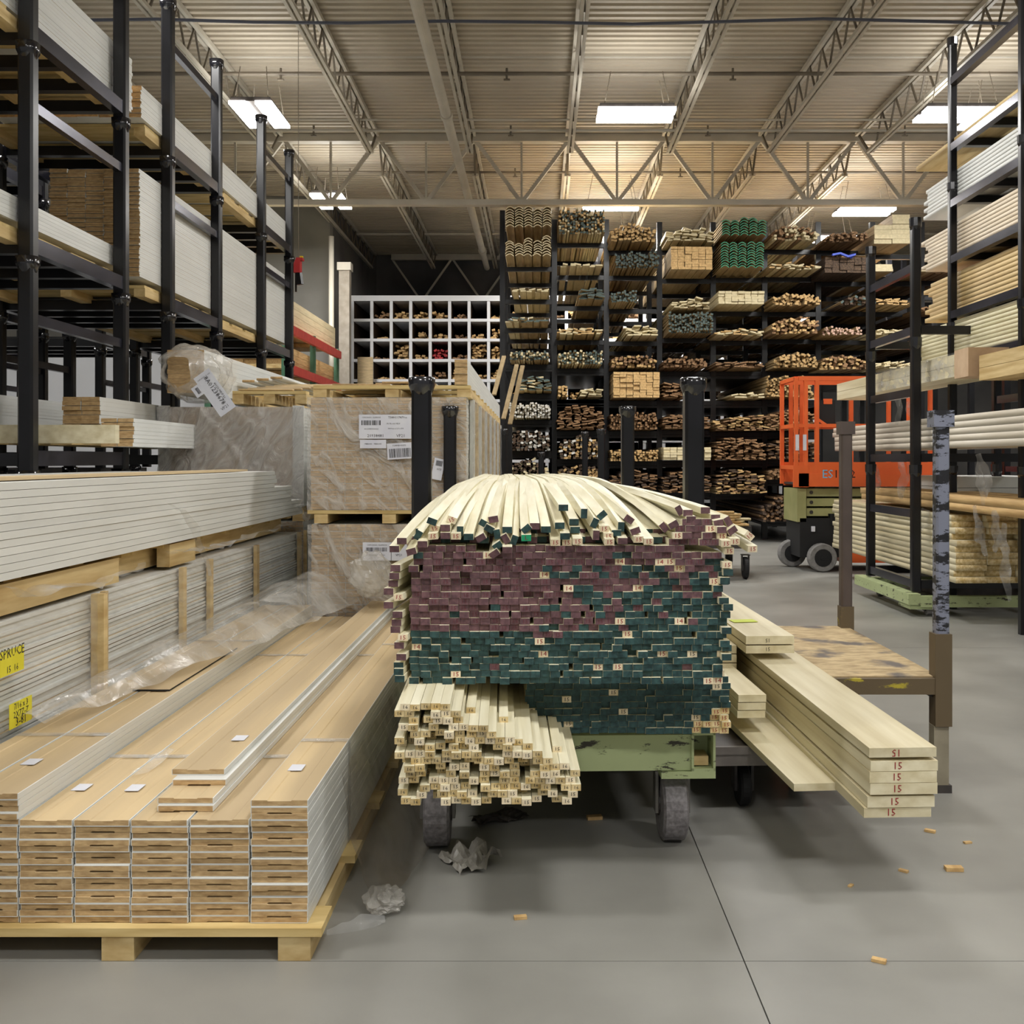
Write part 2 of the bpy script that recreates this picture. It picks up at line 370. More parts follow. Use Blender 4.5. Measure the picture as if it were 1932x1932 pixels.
for xx,yy,pl_ in((-3.5,8.2,'over the wrapped pallets'),(1.2,8.2,'over the far end of the stick load'),(5.6,8.2,'over the tall right rack'),(-3.5,1.6,'over the left white pile'),(1.2,1.3,'over the front of the stick cart'),(5.6,1.6,'over the open floor at right'),
        (-1.2,-3.0,'behind the camera at left'),(3.4,-3.0,'behind the camera at right'),(9.5,12,'beyond the right rack'),(-8.5,12,'beyond the left rack'),(-8.5,5,'left of the left rack'),(9.5,5,'far right of the open floor')):
    a=fixture(xx,yy,h,'unseen high-bay ceiling light above the picture edge '+pl_,pw=PW2)  # out-of-view fixtures, put in for the light they give
# ---------------- FRONT-LEFT PALLET OF MDF BOARDS ----------------
BW,BT,BL=.1500,.0160,3.62
def board_mesh(w,t,l,up=True,mats=(mdf,white,mdfend),relief=True):
    b=MB();r=.0022
    # brown face up: profile with shallow relief in the middle of the brown face
    e=.0020;f=.0007
    prof=[(-w/2,f),(-w/2+f,0),(w/2-f,0),(w/2,f),(w/2,t-f),(w/2-e,t),(w*.22,t),(w*.2,t-r),(-w*.2,t-r),(-w*.22,t),(-w/2+e,t),(-w/2,t-f)]
    pm=[1,1,1,1,1,0,0,0,0,0,1,1]
    inn=[(-w/2+e,e),(w/2-e,e)]
    if not up:prof=[(-x,t-z) for x,z in prof];inn=[(-x,t-z) for x,z in inn]
    k=len(prof)
    for y in(0,l):
        for x,z in prof:b.v.append((x,y,z))
    for i in range(k):
        j=(i+1)%k;b.f.append((i,k+i,k+j,j));b.m.append(pm[i])
    n_=len(b.v);b.v+=[(x,0,z) for x,z in inn]
    b.f.append((n_,n_+1,5,6,7,8,9,10));b.m.append(2)
    b.f+=[(0,1,2,3,n_+1,n_),(3,4,5,n_+1),(0,n_,10,11)];b.m+=[1,1,1]
    b.f.append(tuple(reversed(range(k,2*k))));b.m.append(2)
    return b.mesh('mdf_board',list(mats))
bu,bd=board_mesh(BW,BT,BL,True),board_mesh(BW,BT,BL,False)
YF=2.775
colx=[(-178,-72),(-70,34),(36,137),(139,245),(247,355),(357,470),(473,582)]
ztop=[Z(1497,YF)]*2+[Z(1547,YF)]*4+[Z(1510,YF)]
z0=.088
cn=['leftmost','second','third','fourth','fifth','sixth','rightmost']
for c,(xa,xb) in enumerate(colx):
    nb=int(round((ztop[c]-z0)/.0166));pit=(ztop[c]-z0)/nb
    x=X((xa+xb)/2,YF);wd=X(xb,YF)-X(xa,YF)
    for i in range(nb):
        zz=ztop[c]-(i+1)*pit
        o=put('mdf_board',bu if i%2==0 else bd,None,(x+R.uniform(-.0012,.0012),YF+R.uniform(-.003,.006),zz),(0,0,R.uniform(-.0003,.0003)))
        o.scale=(wd/BW*.992,1,(pit-.0004)/BT)
        tag(o,'white-edged MDF board, %s from the top, %s column of the front pallet'%(ordn(i+1),cn[c]),'board','MDF boards on the front pallet')
top=ztop[3]
ex=[('fourth and lowest',350,2.84,0,bd),('third',350,2.85,1,bu),('second',376,2.96,2,bd),('topmost',374,3.0,3,bu)]
for nm,px,yy,lv,me in ex:
    o=put('mdf_board',me,None,(X(px,yy),yy,top+.001+lv*.0167))
    tag(o,'loose MDF board with white edge, %s of four on the front pallet'%nm,'board','loose boards on the front pallet')
for yy,nm in((3.35,'near'),(5.1,'far')):
    st=thing('plastic_strap','%s clear plastic strap across the top of the front boards'%nm,'strap',(0,yy,0))
    b=MB()
    for c,(xa,xb) in enumerate(colx):
        z_=ztop[c]+.0012;b.box(X(xa,YF)+.001,X(xb,YF)-.001,0,.034,z_,z_+.0012)
    b.box(X(583,YF),X(583,YF)+.0015,0,.034,.09,ztop[6]+.002)
    b.build('band',filmc,st)
# small paper tags on the boards
for px,py,zt_ in((60,1438,ztop[0]),(155,1486,top),(255,1487,top),(453,1393,top+.068),(560,1449,ztop[6])):
    yy=(HC-zt_)*F/(py-VY);M=MB().box(-.02,.02,-.03,.03,0,.0012);o=M.build('paper_tag',paper,None,(X(px,yy),yy,zt_+.0008))
    tag(o,'small white paper tag on the brown board %s'%({60:'at the far left',155:'second from the left',255:'third from the left',453:'of the raised loose pile',560:'at the right edge'}[px]),'tag','paper tags on the front boards')
o=MB().box(-.16,-.02,0,.9,0,.006,mats=[0,0,1,1,1,1]).build('thin_offcut',[mdf,rubber],None,(X(330,4.0),4.0,ztop[0]+.001));tag(o,'thin dark-edged offcut lying on the far left boards','offcut')
# pallet
def pallet(label,x0,x1,y0,y1,z0,z1,grp=None,nr=3,rs=None,slat=.1):
    p=thing('wooden_pallet',label,'pallet',((x0+x1)/2,y0,z0),grp)
    t=min(.022,(z1-z0)*.4);cx=(x0+x1)/2
    n=max(2,int((y1-y0)/.45))
    for k in range(n):
        yy=(y1-y0-slat)*k/(n-1)
        MB().box(x0-cx,x1-cx,yy,yy+slat,z1-z0-t,z1-z0).build('deck_slat',pineX,p)
    rs=rs or [x0+.04+(x1-x0-.08)*k/(nr-1) for k in range(nr)]
    for xx in rs:
        MB().box(xx-cx-.042,xx-cx+.042,.006,y1-y0,0,z1-z0-t).build('runner',pine,p)
    return p
pallet('yellow pine pallet under the front MDF stack',X(-178,YF),X(611,YF),YF-.03,6.4,0,z0-.001,rs=[X(559,YF),X(229,YF),X(-120,YF)],slat=.14)
# ---------------- LEFT WHITE BOARD PILES ----------------
def laminate(b,x0,x1,y0,y1,z0,z1,nc,nr,jit=.004,yj=.01,mside=1,mend=2,mtop=0,gap=0,core=.012):
    w=(x1-x0)/nc;t=(z1-z0)/nr
    for c in range(nc):
        for r in range(nr):
            e=R.uniform(0,yj);j=R.uniform(-jit,0) if c==nc-1 or c==0 else 0
            xa=x0+c*w+.0018;xb=x0+(c+1)*w-.0018
            if c==nc-1:xb+=j
            if c==0:xa-=j
            brown_up=(r%2==0)
            b.box(xa,xb,y0+e,y1-R.uniform(0,yj),z0+r*t+gap+(.0018 if brown_up else .0005),z0+(r+1)*t-gap-(.0005 if brown_up else .0018),mats=[mside if brown_up else mtop,mtop if brown_up else mside,mend,mside,mend,mside])
    b.box(x0+.002+jit,x1-.002-jit,y0+yj+core,y1-yj-core,z0+.002,z1-.002,mats=[mside]*6)
    return b
LM=[mdf,white,mdfend]
q0=.915
qm=MB().box(0,.17,0,5.9,0,.0246,mats=[0,1,2,1,2,1]).mesh('white_board',LM)
for r in range(12):
    for c in range(6):
        xa=-1.70-.172*(c+1)
        yend=7.66-.03*(r%3)-(0 if r<4 else .3 if r<8 else .75)
        o=put('white_board',qm,None,(xa,yend-5.9,q0+r*.0262),(0,0,R.uniform(-.0008,.0008)))
        tag(o,'long white primed board, %s layer up, %s in from the aisle side'%(ordn(r+1),ordn(c+1)),'board','long white boards on the left pile')
o=MB().box(0,.12,0,4.6,0,.012).build('thin_board',mdf,None,(-1.9,1.9,q0+12*.0262+.002));tag(o,'thin bare brown strip on top of the left white pile','board')
pk=pallet('rough pallet between the two left board piles',-2.74,-1.745,1.5,7.5,.80,.912,slat=.12,rs=[-2.69,-2.2,-1.86])
sp=thing('spacer_timber','tall rough timber runner bridging the left piles','timber',(-1.72,2.6,.80))
MB().box(-.06,.0,0,1.75,.0,.10).box(-.06,0,2.35,2.72,0,.105).build('beam',pine,sp)
# lower left wrapped pile
wr=thing('wrapped_board_pile','long shrink-wrapped white board pile with brown corner strips','bundle',(-1.70,1.5,0))
stuff(laminate(MB(),-1.05,0,0,6.15,.11,.785,7,40,jit=.014,gap=.0016).build('board_block',LM,wr))
MB().box(-1.05,0,0,6.1,0,.04).box(-1.05,-.95,0,6.1,.04,.108).box(-.1,0,0,6.1,.04,.108).build('skid',pine,wr)
for px,ww in((171,.035),(188,.03),(337,.05),(389,.05),(478,.055),(560,.055),(572,.03)):
    yy=1.70*F/(VX-px)-1.5
    MB().box(.001,.022 if px!=171 else .05,yy,yy+ww,.12,.79).build('corner_strip',[pine],wr)
def side_film(u,v):
    y=.1+6.0*u;zz=.1+.7*v
    return(.026+.012*noise.noise((y*3,zz*7,1)),y,zz)
MB().grid(side_film,120,16).build('film',films,wr,smooth=True)
def ytag(px0,py0,px1,py1,lines,label):
    y0_=1.65*F/(VX-px0);y1_=1.65*F/(VX-px1)
    t=thing('yellow_tag',label,'tag',(-1.655,y0_,0))
    za=Z(py1,y0_);zb=Z(py0,y0_)
    MB().box(0,.002,0,y1_-y0_,za,zb).build('card',yellow,t)
    M0=Matrix.Rotation(math.pi/2,4,'Z')@FACE
    m=MB();hh=(zb-za)
    for txt,fz,sz in lines:
        me=text_mesh(txt,sz);m.add(me,Matrix.Translation((.0028,(y1_-y0_)/2,za+fz*hh))@M0,0)
    m.build('printed_text',ink,t)
ytag(2,1232,47,1280,[('SPRUCE',.86,.045),('15  16',.2,.03)],'upper yellow tag with black lettering on the wrapped left pile')
ytag(20,1330,62,1378,[('7/16 x 3',.82,.028),('2X7Z-Z',.5,.03),('3-81',.2,.04)],'lower yellow tag with black lettering on the wrapped left pile')
# film strips hanging below the white boards
def rag(name,label,cat,pts,w,seed,m=None,amp=.03,parent=None,nv=8):
    """crumpled strip following pts with half width w"""
    k=len(pts)-1
    def fn(u,v):
        i=min(int(u*k),k-1);t=u*k-i;a=Vector(pts[i]);b=Vector(pts[i+1]);p=a.lerp(b,t);d=(b-a).normalized()
        s=d.cross(Vector((0,-1,.35))).normalized()
        ww=w*(1+.5*noise.noise((u*4+seed,3,1)))*(.35+.65*math.sin(math.pi*min(1,max(.0,u*.96+.03))))
        q=p+s*ww*(v-.5)*2
        q+=Vector((noise.noise(q*9+Vector((seed,0,0))),noise.noise(q*9+Vector((0,seed,0))),noise.noise(q*9+Vector((0,0,seed)))))*amp
        return q
    o=MB().grid(fn,10*k,nv).build(name,m or filmc,parent,smooth=True)
    if parent is None:tag(o,label,cat)
    return o
A=lambda px,py,x=-1.66:Vector((x,x*F/(px-VX),Z(py,x*F/(px-VX))))
rag('plastic_scrap','torn clear film hanging under the left white boards','plastic',[A(20,1110),A(60,1120),A(130,1112),A(190,1095),A(270,1065)],.05,1)
rag('plastic_scrap','torn clear film under the middle of the white boards','plastic',[A(320,1040),A(400,1035),A(470,1010),A(560,985)],.04,5)
rag('plastic_scrap','clear strap flap across the side of the white boards','plastic',[A(318,950),A(345,965),A(368,995),A(372,1020),A(390,1050),A(395,1085)],.022,9,amp=.015)
rag('plastic_scrap','clear film corner at the far end of the white boards','plastic',[A(540,925),A(560,950),A(577,965),A(575,985)],.03,12)
rag('plastic_scrap','small curl of clear tape on the front boards','plastic',[Vector((X(245,3.1),3.13,.372)),Vector((X(290,3.25),3.25,.378)),Vector((X(330,3.4),3.38,.38))],.02,21,amp=.012)
# crumpled sheet between pile and front stack
def cover(u,v):
    y=3.35+3.1*u
    xo=-1.56+.5*max(0,u-.05)**.8
    x=-1.665+(xo+1.665)*v
    z=.448+(.04+.10*u)*math.sin(math.pi*min(1,v*1.02))+.02*noise.noise((x*9,y*5,2))+.035*noise.noise((x*4,y*2.4,7))+.03*(1-v)
    z+=.028*abs(noise.noise((x*7-y*1.6,y*2.2,3)))*v
    return(x+.035*noise.noise((y*3,v*3,5))*v,y,max(z,.434+.002*noise.noise((x,y,1))))
tag(MB().grid(cover,150,26).build('plastic_sheet',filml,smooth=True),'crumpled clear plastic sheet between the front boards and the wrapped pile','plastic')
# plastic down the right side of the front stack
def skirt(u,v):
    y=3.0+1.5*u;b=.03+.20*v**1.3*math.sin(math.pi*min(1,.15+u*.8))
    z=.40*(1-v)**1.1+.015
    n=noise.noise((y*4,v*4,3))
    return(-.585+b+.05*n*v,y+.07*noise.noise((v*3,y*2,9))*v,z+.03*noise.noise((y*5,v*5,4))*(1-abs(2*v-1)))
tag(MB().grid(skirt,40,20).build('plastic_skirt',film('brownish_plastic',H(120,108,92),.2,.6,.2,6),smooth=True),'sagging dull plastic film beside the front stack','plastic')
def blob(c,rx,ry,rz,seed,name,label,m,amp=.35,cat='plastic'):
    b=MB();n=18
    def fn(u,v):
        th=2*math.pi*u;ph=math.pi*v
        d=Vector((math.sin(ph)*math.cos(th),math.sin(ph)*math.sin(th),math.cos(ph)))
        k=1+amp*noise.noise(d*2.2+Vector((seed,seed,0)))+amp*.5*noise.noise(d*6+Vector((seed,0,seed)))
        return Vector(c)+Vector((d.x*rx*k,d.y*ry*k,max(-rz*.98,d.z*rz*k)))
    o=b.grid(fn,2*n,n).build(name,m,smooth=False);return tag(o,label,cat)
blob((X(722,3.03),3.06,.032),.055,.07,.03,3,'plastic_bag','crumpled clear plastic bag on the floor by the pallet',filml)
rag('plastic_scrap','flat grey tape tail on the floor beside the pallet','plastic',[Vector((-.58,2.9,.006)),Vector((-.5,2.93,.01)),Vector((-.43,2.97,.012))],.025,30,amp=.006)
def litter(c,w,l,hh,seed,label,m,rz):
    cs,sn=math.cos(rz),math.sin(rz)
    def fn(u,v):
        a,b=(u-.5)*w*(1+.4*noise.noise((v*3,seed,0))),(v-.5)*l*(1+.3*noise.noise((u*3,0,seed)))
        z=.004+hh*abs(noise.noise((u*1.8+seed,v*1.6,1)))*1.1+hh*.15*abs(noise.noise((u*7,v*7,seed)))
        return(c[0]+a*cs-b*sn,c[1]+a*sn+b*cs,z)
    return tag(MB().grid(fn,14,14).build('crumpled_film',m),label,'litter')
grayp=mat('dusty_film',H(150,146,138),H(172,168,160),.4,(30,30,30))
litter((X(888,3.45),3.42,0),.15,.17,.09,4,'crumpled grey film scrap on the floor right of the left wheel',grayp,.5)
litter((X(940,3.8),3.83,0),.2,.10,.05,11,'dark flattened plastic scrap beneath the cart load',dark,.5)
ci=0
for px,py,s in((1123,1545,.03),(983,1733,.02),(1756,1570,.02),(1826,1591,.015),(1801,1642,.03),(1706,1645,.016),(1605,1672,.012),(1660,1815,.02)):
    yy=HC*F/(py-VY)
    o=MB().box(-s,s*.8,-s*.5,s*.4,0,s*.4).build('wood_chip',tan,None,(X(px,yy),yy,.0005),);o.rotation_euler.z=R.uniform(-1,1)
    tag(o,['brown wood chip under the cart','pale wood chip in front of the cart','small chip right of the planks','tiny chip farthest right on the floor','flat chip lying right of the planks on bare floor','speck of wood left of the flat chip','tiny speck of wood on the shaded floor','scrap near the lower right floor joint'][ci],'wood chip','wood chips on the floor');ci+=1
# ---------------- MAIN CART WITH POPLAR STICKS ----------------
CR=math.radians(1.88)                                  # cart axis turns slightly left going away
def cl(Y): return .0815-.0329*(Y-4.29)
def stick_mesh(name,w,h,l,body,end,txt=None,inkm=None,tw=.016):
    b=MB().box(-w/2,w/2,0,l,0,h,mats=[0,0,1,0,0,0])
    ms=[body,end]
    if txt:
        b.add(text_mesh(txt,tw),Matrix.Translation((0,-.0006,h*.5))@FACE@Matrix.Scale(1.15,4,(1,0,0)),2);ms.append(inkm)
    return b.mesh(name,ms)
SW,SH,SL=.0292,.0192,4.4
SM={'p':[stick_mesh('stick',SW,SH,SL,poplar,purple),stick_mesh('stick',SW,SH,SL,poplar,purple,'15',faint)],
    'g':[stick_mesh('stick',SW,SH,SL,poplar,green)],
    'r':[stick_mesh('stick',SW,SH,SL,poplar,rawend,'15',redink,.019),stick_mesh('stick',SW,SH,SL,poplar,rawend,'15',redink,.019),stick_mesh('stick',SW,SH,SL,poplar,rawend,'14',redink,.019)],
    'k':[stick_mesh('stick',SW,SH,SL,poplar,rawend,'15',ink,.017)],
    't':[stick_mesh('stick',SW,SH,SL,poplar,poplarend,'15',redink,.017)]}
ENDN={'p':'purple','g':'dark green','r':'bare numbered','k':'bare black-numbered','t':'tan numbered','b':'bright green'}
def colour(x,y):
    n=noise.noise((x*.012,y*.03,4.0))
    r=R.random()
    if r<.035:return 'r'
    yb=1187 if x<1010 else 1190+12*math.sin(x*.02)
    if x>1170:yb=1078 if x>1290 else 1110
    if y>yb+(10*n):
        if x>1290 and y>1215 and r<.12:return 'k'
        return 'g' if R.random()>(.12 if x>1170 and y<1200 else .015) else 'p'
    if 1010<x<=1330 and y>1062 and R.random()<.18+.5*(n>.12):return 'g'
    if x>1330 and y>1050 and R.random()<.6:return 'g'
    return 'p' if R.random()>.02 else 'g'
def straight(loc,kind,rz,rx=0,var=None):
    ms=SM[kind];me=var or ms[R.randrange(len(ms))]
    return me,loc,(rx,0,rz)
cands=[];YC=3.2
pit=.0199
rows=21
for r in range(rows):
    y=1283-12.42*r
    zz=Z(1290,YC)+r*pit
    xl=774+R.uniform(-3,3) if r<18 else 780
    xr=1371+R.uniform(-8,6)
    if r==20: xl,xr=785,1300
    ranges=[(xl,xr)]
    x=xl;ci=0
    while x<xr-10:
        if R.random()<.035:x+=R.uniform(3,9)
        xc=x+9.4
        if r==20 and 905<xc<960:x+=18.9;continue
        k=colour(xc,y);ci+=1
        cands.append((r,ci,xc,zz,k,YC+R.uniform(-.012,.012)+(.0 if R.random()<.9 else R.uniform(0,.03))))
        x+=18.75
# rows piled a little higher at the right
for r,(xa,xb) in enumerate([(1262,1372),(1268,1372),(1275,1352),(1288,1340)]):
    x=xa;ci=0
    while x<xb-8:
        xc=x+9.4;ci+=1
        cands.append((21+r,ci,xc,Z(1290,YC)+(21+r)*pit,'r' if R.random()<.22 else 'p',YC+R.uniform(-.02,.02)));x+=18.9
cnt={'p':0,'g':0,'r':0,'k':0,'t':0};left=MB();nrow=rows+4;ns=0
lm=[poplar,purple,green,rawend,poplarend]
lm+=[redink,faint,ink]
def leftover(b,me_kind,loc,rz):
    me=SM[me_kind][R.randrange(len(SM[me_kind]))]
    M=Matrix.Translation(loc)@Matrix.Rotation(rz,4,'Z')
    idx=[lm.index(m) for m in me.materials];n0=len(b.v)
    for v in me.vertices:b.v.append(tuple(M@v.co))
    for p in me.polygons:b.f.append(tuple(n0+i for i in p.vertices));b.m.append(idx[p.material_index])
order=sorted(cands,key=lambda c:(-c[0],c[1]))
for (r,ci,xc,zz,k,yy) in order:
    loc=(X(xc,YC),yy,zz);ns+=1
    if ns<=200:
        ms=SM[k];me=ms[R.randrange(len(ms))]
        o=put('poplar_stick',me,None,loc,(0,0,CR+R.uniform(-.0006,.0006)))
        tag(o,'%s-ended cream stick, %s row down, %s from the left, in the cart load'%(ENDN[k],ordn(nrow-r),ordn(ci)),'stick','painted-end sticks on the cart')
    else: leftover(left,k,loc,CR)
# lower block in the shade
YL=3.4;low=[]
for r in range(10):
    x=992+(0 if r<6 else 0)+R.uniform(-3,3);ci=0
    if r==9:x=1000
    while x<1366:
        xc=x+8.7;ci+=1;y=1378-9.5*r*1.0
        k='g' if R.random()>.05 else 'k'
        if xc>1300 and r<4 and R.random()<.6:k='t'
        if xc>1335 and r<3:k='t'
        low.append((r,ci,xc,Z(1384,YL)+r*.0203,k));x+=17.5
for (r,ci,xc,zz,k) in sorted(low,key=lambda c:(-c[0],c[1])):
    loc=(X(xc,YL),YL+R.uniform(-.01,.01),zz);ns+=1
    if ns<=0:
        o=put('poplar_stick',SM[k][0],None,loc,(0,0,CR))
        tag(o,'%s-ended stick, %s row down, %s from left, in the shaded lower block'%(ENDN[k],ordn(10-r),ordn(ci)),'stick','painted-end sticks on the cart')
    else: leftover(left,k,loc,CR)
if left.f:
    o=left.build('poplar_stick_mass',lm);tag(o,'packed purple and green ended sticks forming the lower rows of the cart load','sticks',kind='stuff')
# under-dome fill of sticks behind the front ends
dome=MB();ztopb=Z(1290,YC)+21*pit
dc=0
for lay in range(5):
    hw=.47-.055*lay
    n=int(2*hw/.0305)
    for i in range(n):
        u=-hw+.0305*(i+.5)
        Y0=4.35+.1*lay+R.uniform(-.05,.1);
        M=Matrix.Translation((cl(Y0)+u,Y0,ztopb+.0005+lay*.0197))@Matrix.Rotation(CR,4,'Z')
        dome.obox(M,-SW/2,SW/2,0,3.2,0,SH,mats=[0]*6)
for lay in range(2):
    for i in range(33):
        px=786+i*18.2;yf=3.24+.07*lay+R.uniform(0,.05);x0_=X(px,yf);z0_=ztopb+.012+lay*.02
        if px>1270 and lay==0:continue
        xk=X(870+(px-760)*.5,4.75);zk=1.15+.022*lay
        if px>1270 or px<800:zk-=.03
        pts=[]
        for j in range(8):
            q=j/7.;f_=1-(1-q)**1.7
            pts.append((x0_+(xk-x0_)*(q*.75+.25*f_),yf+(4.75-yf)*q,z0_+(zk-z0_)*f_))
        pts.append((xk-.05,6.3,zk-.01));n0=len(dome.v)
        dome.sweep(pts,SW,SH,0,0,1+(i+lay)%2)
tag(dome.build('buried_sticks',[poplar,purple,green]),'cream sticks filling the middle of the load beneath the draped ones','sticks',kind='stuff')
# draped sticks: front end px, py, colour, roll
drape=[(758,1021,'p',0),(744,1036,'p',0),(789,1010,'g',60),(815,984,'g',-20),(820,997,'t',-15),(852,981,'t',-20),(840,996,'p',0),(840,1011,'p',0),(868,1002,'g',88),(884,1013,'g',0),(797,1027,'p',0),
(776,1041,'p',15),(860,1012,'t',0),(817,1012,'t',5),(913,988,'g',-30),(923,998,'g',-30),(931,980,'p',10),(957,1000,'g',0),(907,1015,'p',30),(954,1017,'p',-60),(938,1008,'g',-80),(970,1019,'g',70),(939,1030,'g',35),
(957,1038,'p',0),(933,1045,'p',35),(993,998,'g',40),(993,1015,'b',0),(1009,993,'p',0),(1030,999,'g',0),(1056,992,'g',0),(1063,958,'g',0),(1083,985,'g',0),(1085,1000,'g',0),(1066,1012,'g',0),
(1102,969,'g',88),(1122,987,'g',65),(1136,972,'g',40),(1140,998,'t',0),(1125,1010,'p',88),(1148,1012,'t',0),(1163,1006,'g',0),(1172,994,'g',88),(1187,980,'p',-35),(1199,1002,'p',20),(1205,1018,'r',0),(1224,1022,'r',0),
(1175,1021,'p',0),(1150,1023,'r',0),(1253,995,'p',-50),(1271,990,'p',30),(1048,1024,'r',0),(1070,1024,'r',0),(1090,1022,'r',0),
(1282,963,'p',-60),(1298,968,'p',0),(1331,963,'p',0),(1304,980,'p',0),(1298,992,'p',0),(1350,977,'p',0),(1356,987,'p',10),(1374,984,'p',-60),(1362,1000,'p',0),(1382,1001,'p',35),(1414,1011,'t',-40),(1362,1012,'t',0),(1387,1022,'r',0),(1420,1036,'t',0),(1370,1026,'r',0),
(1376,1040,'r',0),(746,1072,'p',0),(744,1087,'p',0),(742,1101,'p',0),(733,1116,'p',0),(752,1127,'t',8),(733,1142,'p',0),(750,1160,'p',0),(748,1175,'p',0),(746,1188,'p',0),(760,1203,'r',0),(753,1218,'p',0),(757,1240,'p',0),(752,1256,'g',0),(752,1268,'g',0),(754,1281,'g',0),
(1372,1066,'t',0),(1374,1080,'g',0),(1368,1096,'g',0),(1366,1134,'g',0),(1374,1146,'g',0),(1369,1160,'g',0),(1371,1190,'g',0),(1368,1215,'g',0),(1371,1240,'g',0)]
dm={'p':purple,'g':green,'b':bgreen,'r':rawend,'t':rawend}
dl=sorted(range(len(drape)),key=lambda i:(drape[i][1]))
for n_,(px,py,k,roll) in enumerate(drape):
    yf=YC-.02+(.0 if py>1050 else .05*(1040-py)/80)+R.uniform(-.02,.01)
    x0=X(px,yf);zz0=Z(py,yf)
    edge=py>1050
    if edge:
        s_=1 if px>1000 else -1
        xe=cl(5.2)+s_*.485 if s_>0 else cl(4.2)-.455
        pts=[(x0,yf,zz0),(x0+(xe-x0)*.15,yf+.15,zz0),(x0+(xe-x0)*.45,yf+.4,zz0),(x0+(xe-x0)*.8,yf+.7,zz0),(xe,yf+1.0,zz0),(xe-.04,yf+1.5,zz0)]
    else:
        xc=870+(px-760)*.50
        if px>1270:xc=1125+(px-1270)*.55
        Yc=4.75+R.uniform(-.05,.15)
        t=(px-760)/620.
        pyc=906+R.uniform(-2,5)+10*max(0,abs(t-.5)-.4)*10
        if px>1270 or px<770:pyc+=8
        xk=X(xc,Yc);zk=min(1.215,Z(pyc,Yc))
        pts=[]
        for i in range(9):
            q=i/8.;Y=yf+(Yc-yf)*q
            s=q;f=1-(1-s)**2.1
            xx=x0+(xk-x0)*(s*.75+.25*f);pz=zz0+(zk-zz0)*f
            pts.append((xx,Y,pz))
        for q in(.6,1.4,2.6):
            pts.append((xk-.033*q,Yc+q,zk-.006*q))
    b=MB().sweep(pts,SW,SH*1.02,math.radians(roll),0,1)
    ms=[poplar,dm[k]]
    if k in'rtb':
        p0=Vector(pts[0]);d=(Vector(pts[1])-p0).normalized()
        M=Matrix.Translation((p0.x,p0.y-.004,p0.z))@Matrix.Rotation(math.radians(roll),4,'Y')@FACE@Matrix.Scale(1.15,4,(1,0,0))
        b.add(text_mesh('15' if k!='b' else 'L',.018),M,2);ms.append(redink if k!='b' else faint)
    o=b.build('poplar_stick',ms)
    where=('draped over the top' if not edge else 'sticking out of the %s side'%('left' if px<1000 else 'right'))
    if edge:
        gl=[i for i,d in enumerate(drape) if d[1]>1050 and (d[0]>1000)==(px>1000)];idx=gl.index(n_)+1
        lab='%s-ended stick %s of the load, %s from the top'%(ENDN[k],where,ordn(idx))
    else:
        gl=sorted([i for i,d in enumerate(drape) if d[1]<=1050],key=lambda i:drape[i][0]);idx=gl.index(n_)+1
        lab='bent %s-ended stick draped over the load, %s'%(ENDN[k],ordn(idx)+' from the left' if idx<=len(gl)//2 else ordn(len(gl)+1-idx)+' from the right')
    tag(o,lab,'stick','bent sticks draped on the cart')
# lower raw bundle
RWm=[stick_mesh('stick',.0268,.0180,4.4,poplar,poplarend,t_,ink,.013) for t_ in('16','16','16','15')]+[stick_mesh('stick',.0268,.0180,4.4,poplar,rawend,t_,ink,.014) for t_ in('16','15')]
ri=0
for r in range(16):
    y=1508-12.4*r;x=750+R.uniform(-8,8);ci=0
    while x<1092-(0 if r else 5):
        xc=x+9.2
        ytopx=1332+max(0,xc-835)*.47
        if y<ytopx-3:x+=18.9;continue
        if R.random()<.08:x+=R.uniform(3,13);xc=x+9.2
        if xc>1092:break
        ci+=1
        yf=2.95+R.uniform(-.012,.012)+(R.uniform(.03,.16) if R.random()<.24 else 0)-(.02*R.random())
        o=put('raw_stick',RWm[R.randrange(len(RWm))],None,(X(xc,2.95),yf,Z(1514,2.95)+r*.0184+R.uniform(-.0003,.0003)),(math.radians(.45),0,CR+R.uniform(-.001,.001)))
        tag(o,'bare pencil-marked stick, %s row up, %s from the left, of the lower bundle'%(ordn(r+1),ordn(ci)),'stick','bare sticks in the lower bundle')
        x+=18.9
# the cart
ct=thing('lumber_cart','pale green steel lumber cart with iron wheels under the stick load','cart',(cl(3.5),3.5,0),rz=CR)
zb0,zb1=.272,.385
MB().box(-.50,.40,0,.05,zb0,zb1).box(-.50,.40,-.004,.05,zb1,zb1+.006).build('front_beam',wgreen,ct)
MB().box(.40,.408,-.01,.09,zb0,.415).box(.472,.48,-.01,.09,zb0,.415).box(.40,.48,-.01,.09,.39,.418).box(.40,.48,-.01,.09,zb0-.002,zb0+.008).build('corner_pocket',wgreen,ct)
MB().box(.41,.46,.012,.3,.285,.315).build('wooden_wedge',pine,ct)
MB().box(.30,.48,-.01,.14,zb0-.025,zb0-.002).build('wheel_plate',wgreen,ct)
MB().box(-.50,-.42,.05,3.2,zb0,zb1).build('side_beam',wgreen,ct);MB().box(.40,.48,.09,3.2,zb0,zb1).build('side_beam',wgreen,ct)
MB().box(-.42,.40,1.4,1.5,zb0,zb1).build('cross_beam',wgreen,ct);MB().box(-.42,.40,3.1,3.2,zb0,zb1).build('cross_beam',wgreen,ct)
MB().box(-.49,.47,.052,3.2,zb1,zb1+.02).build('deck',dark,ct)
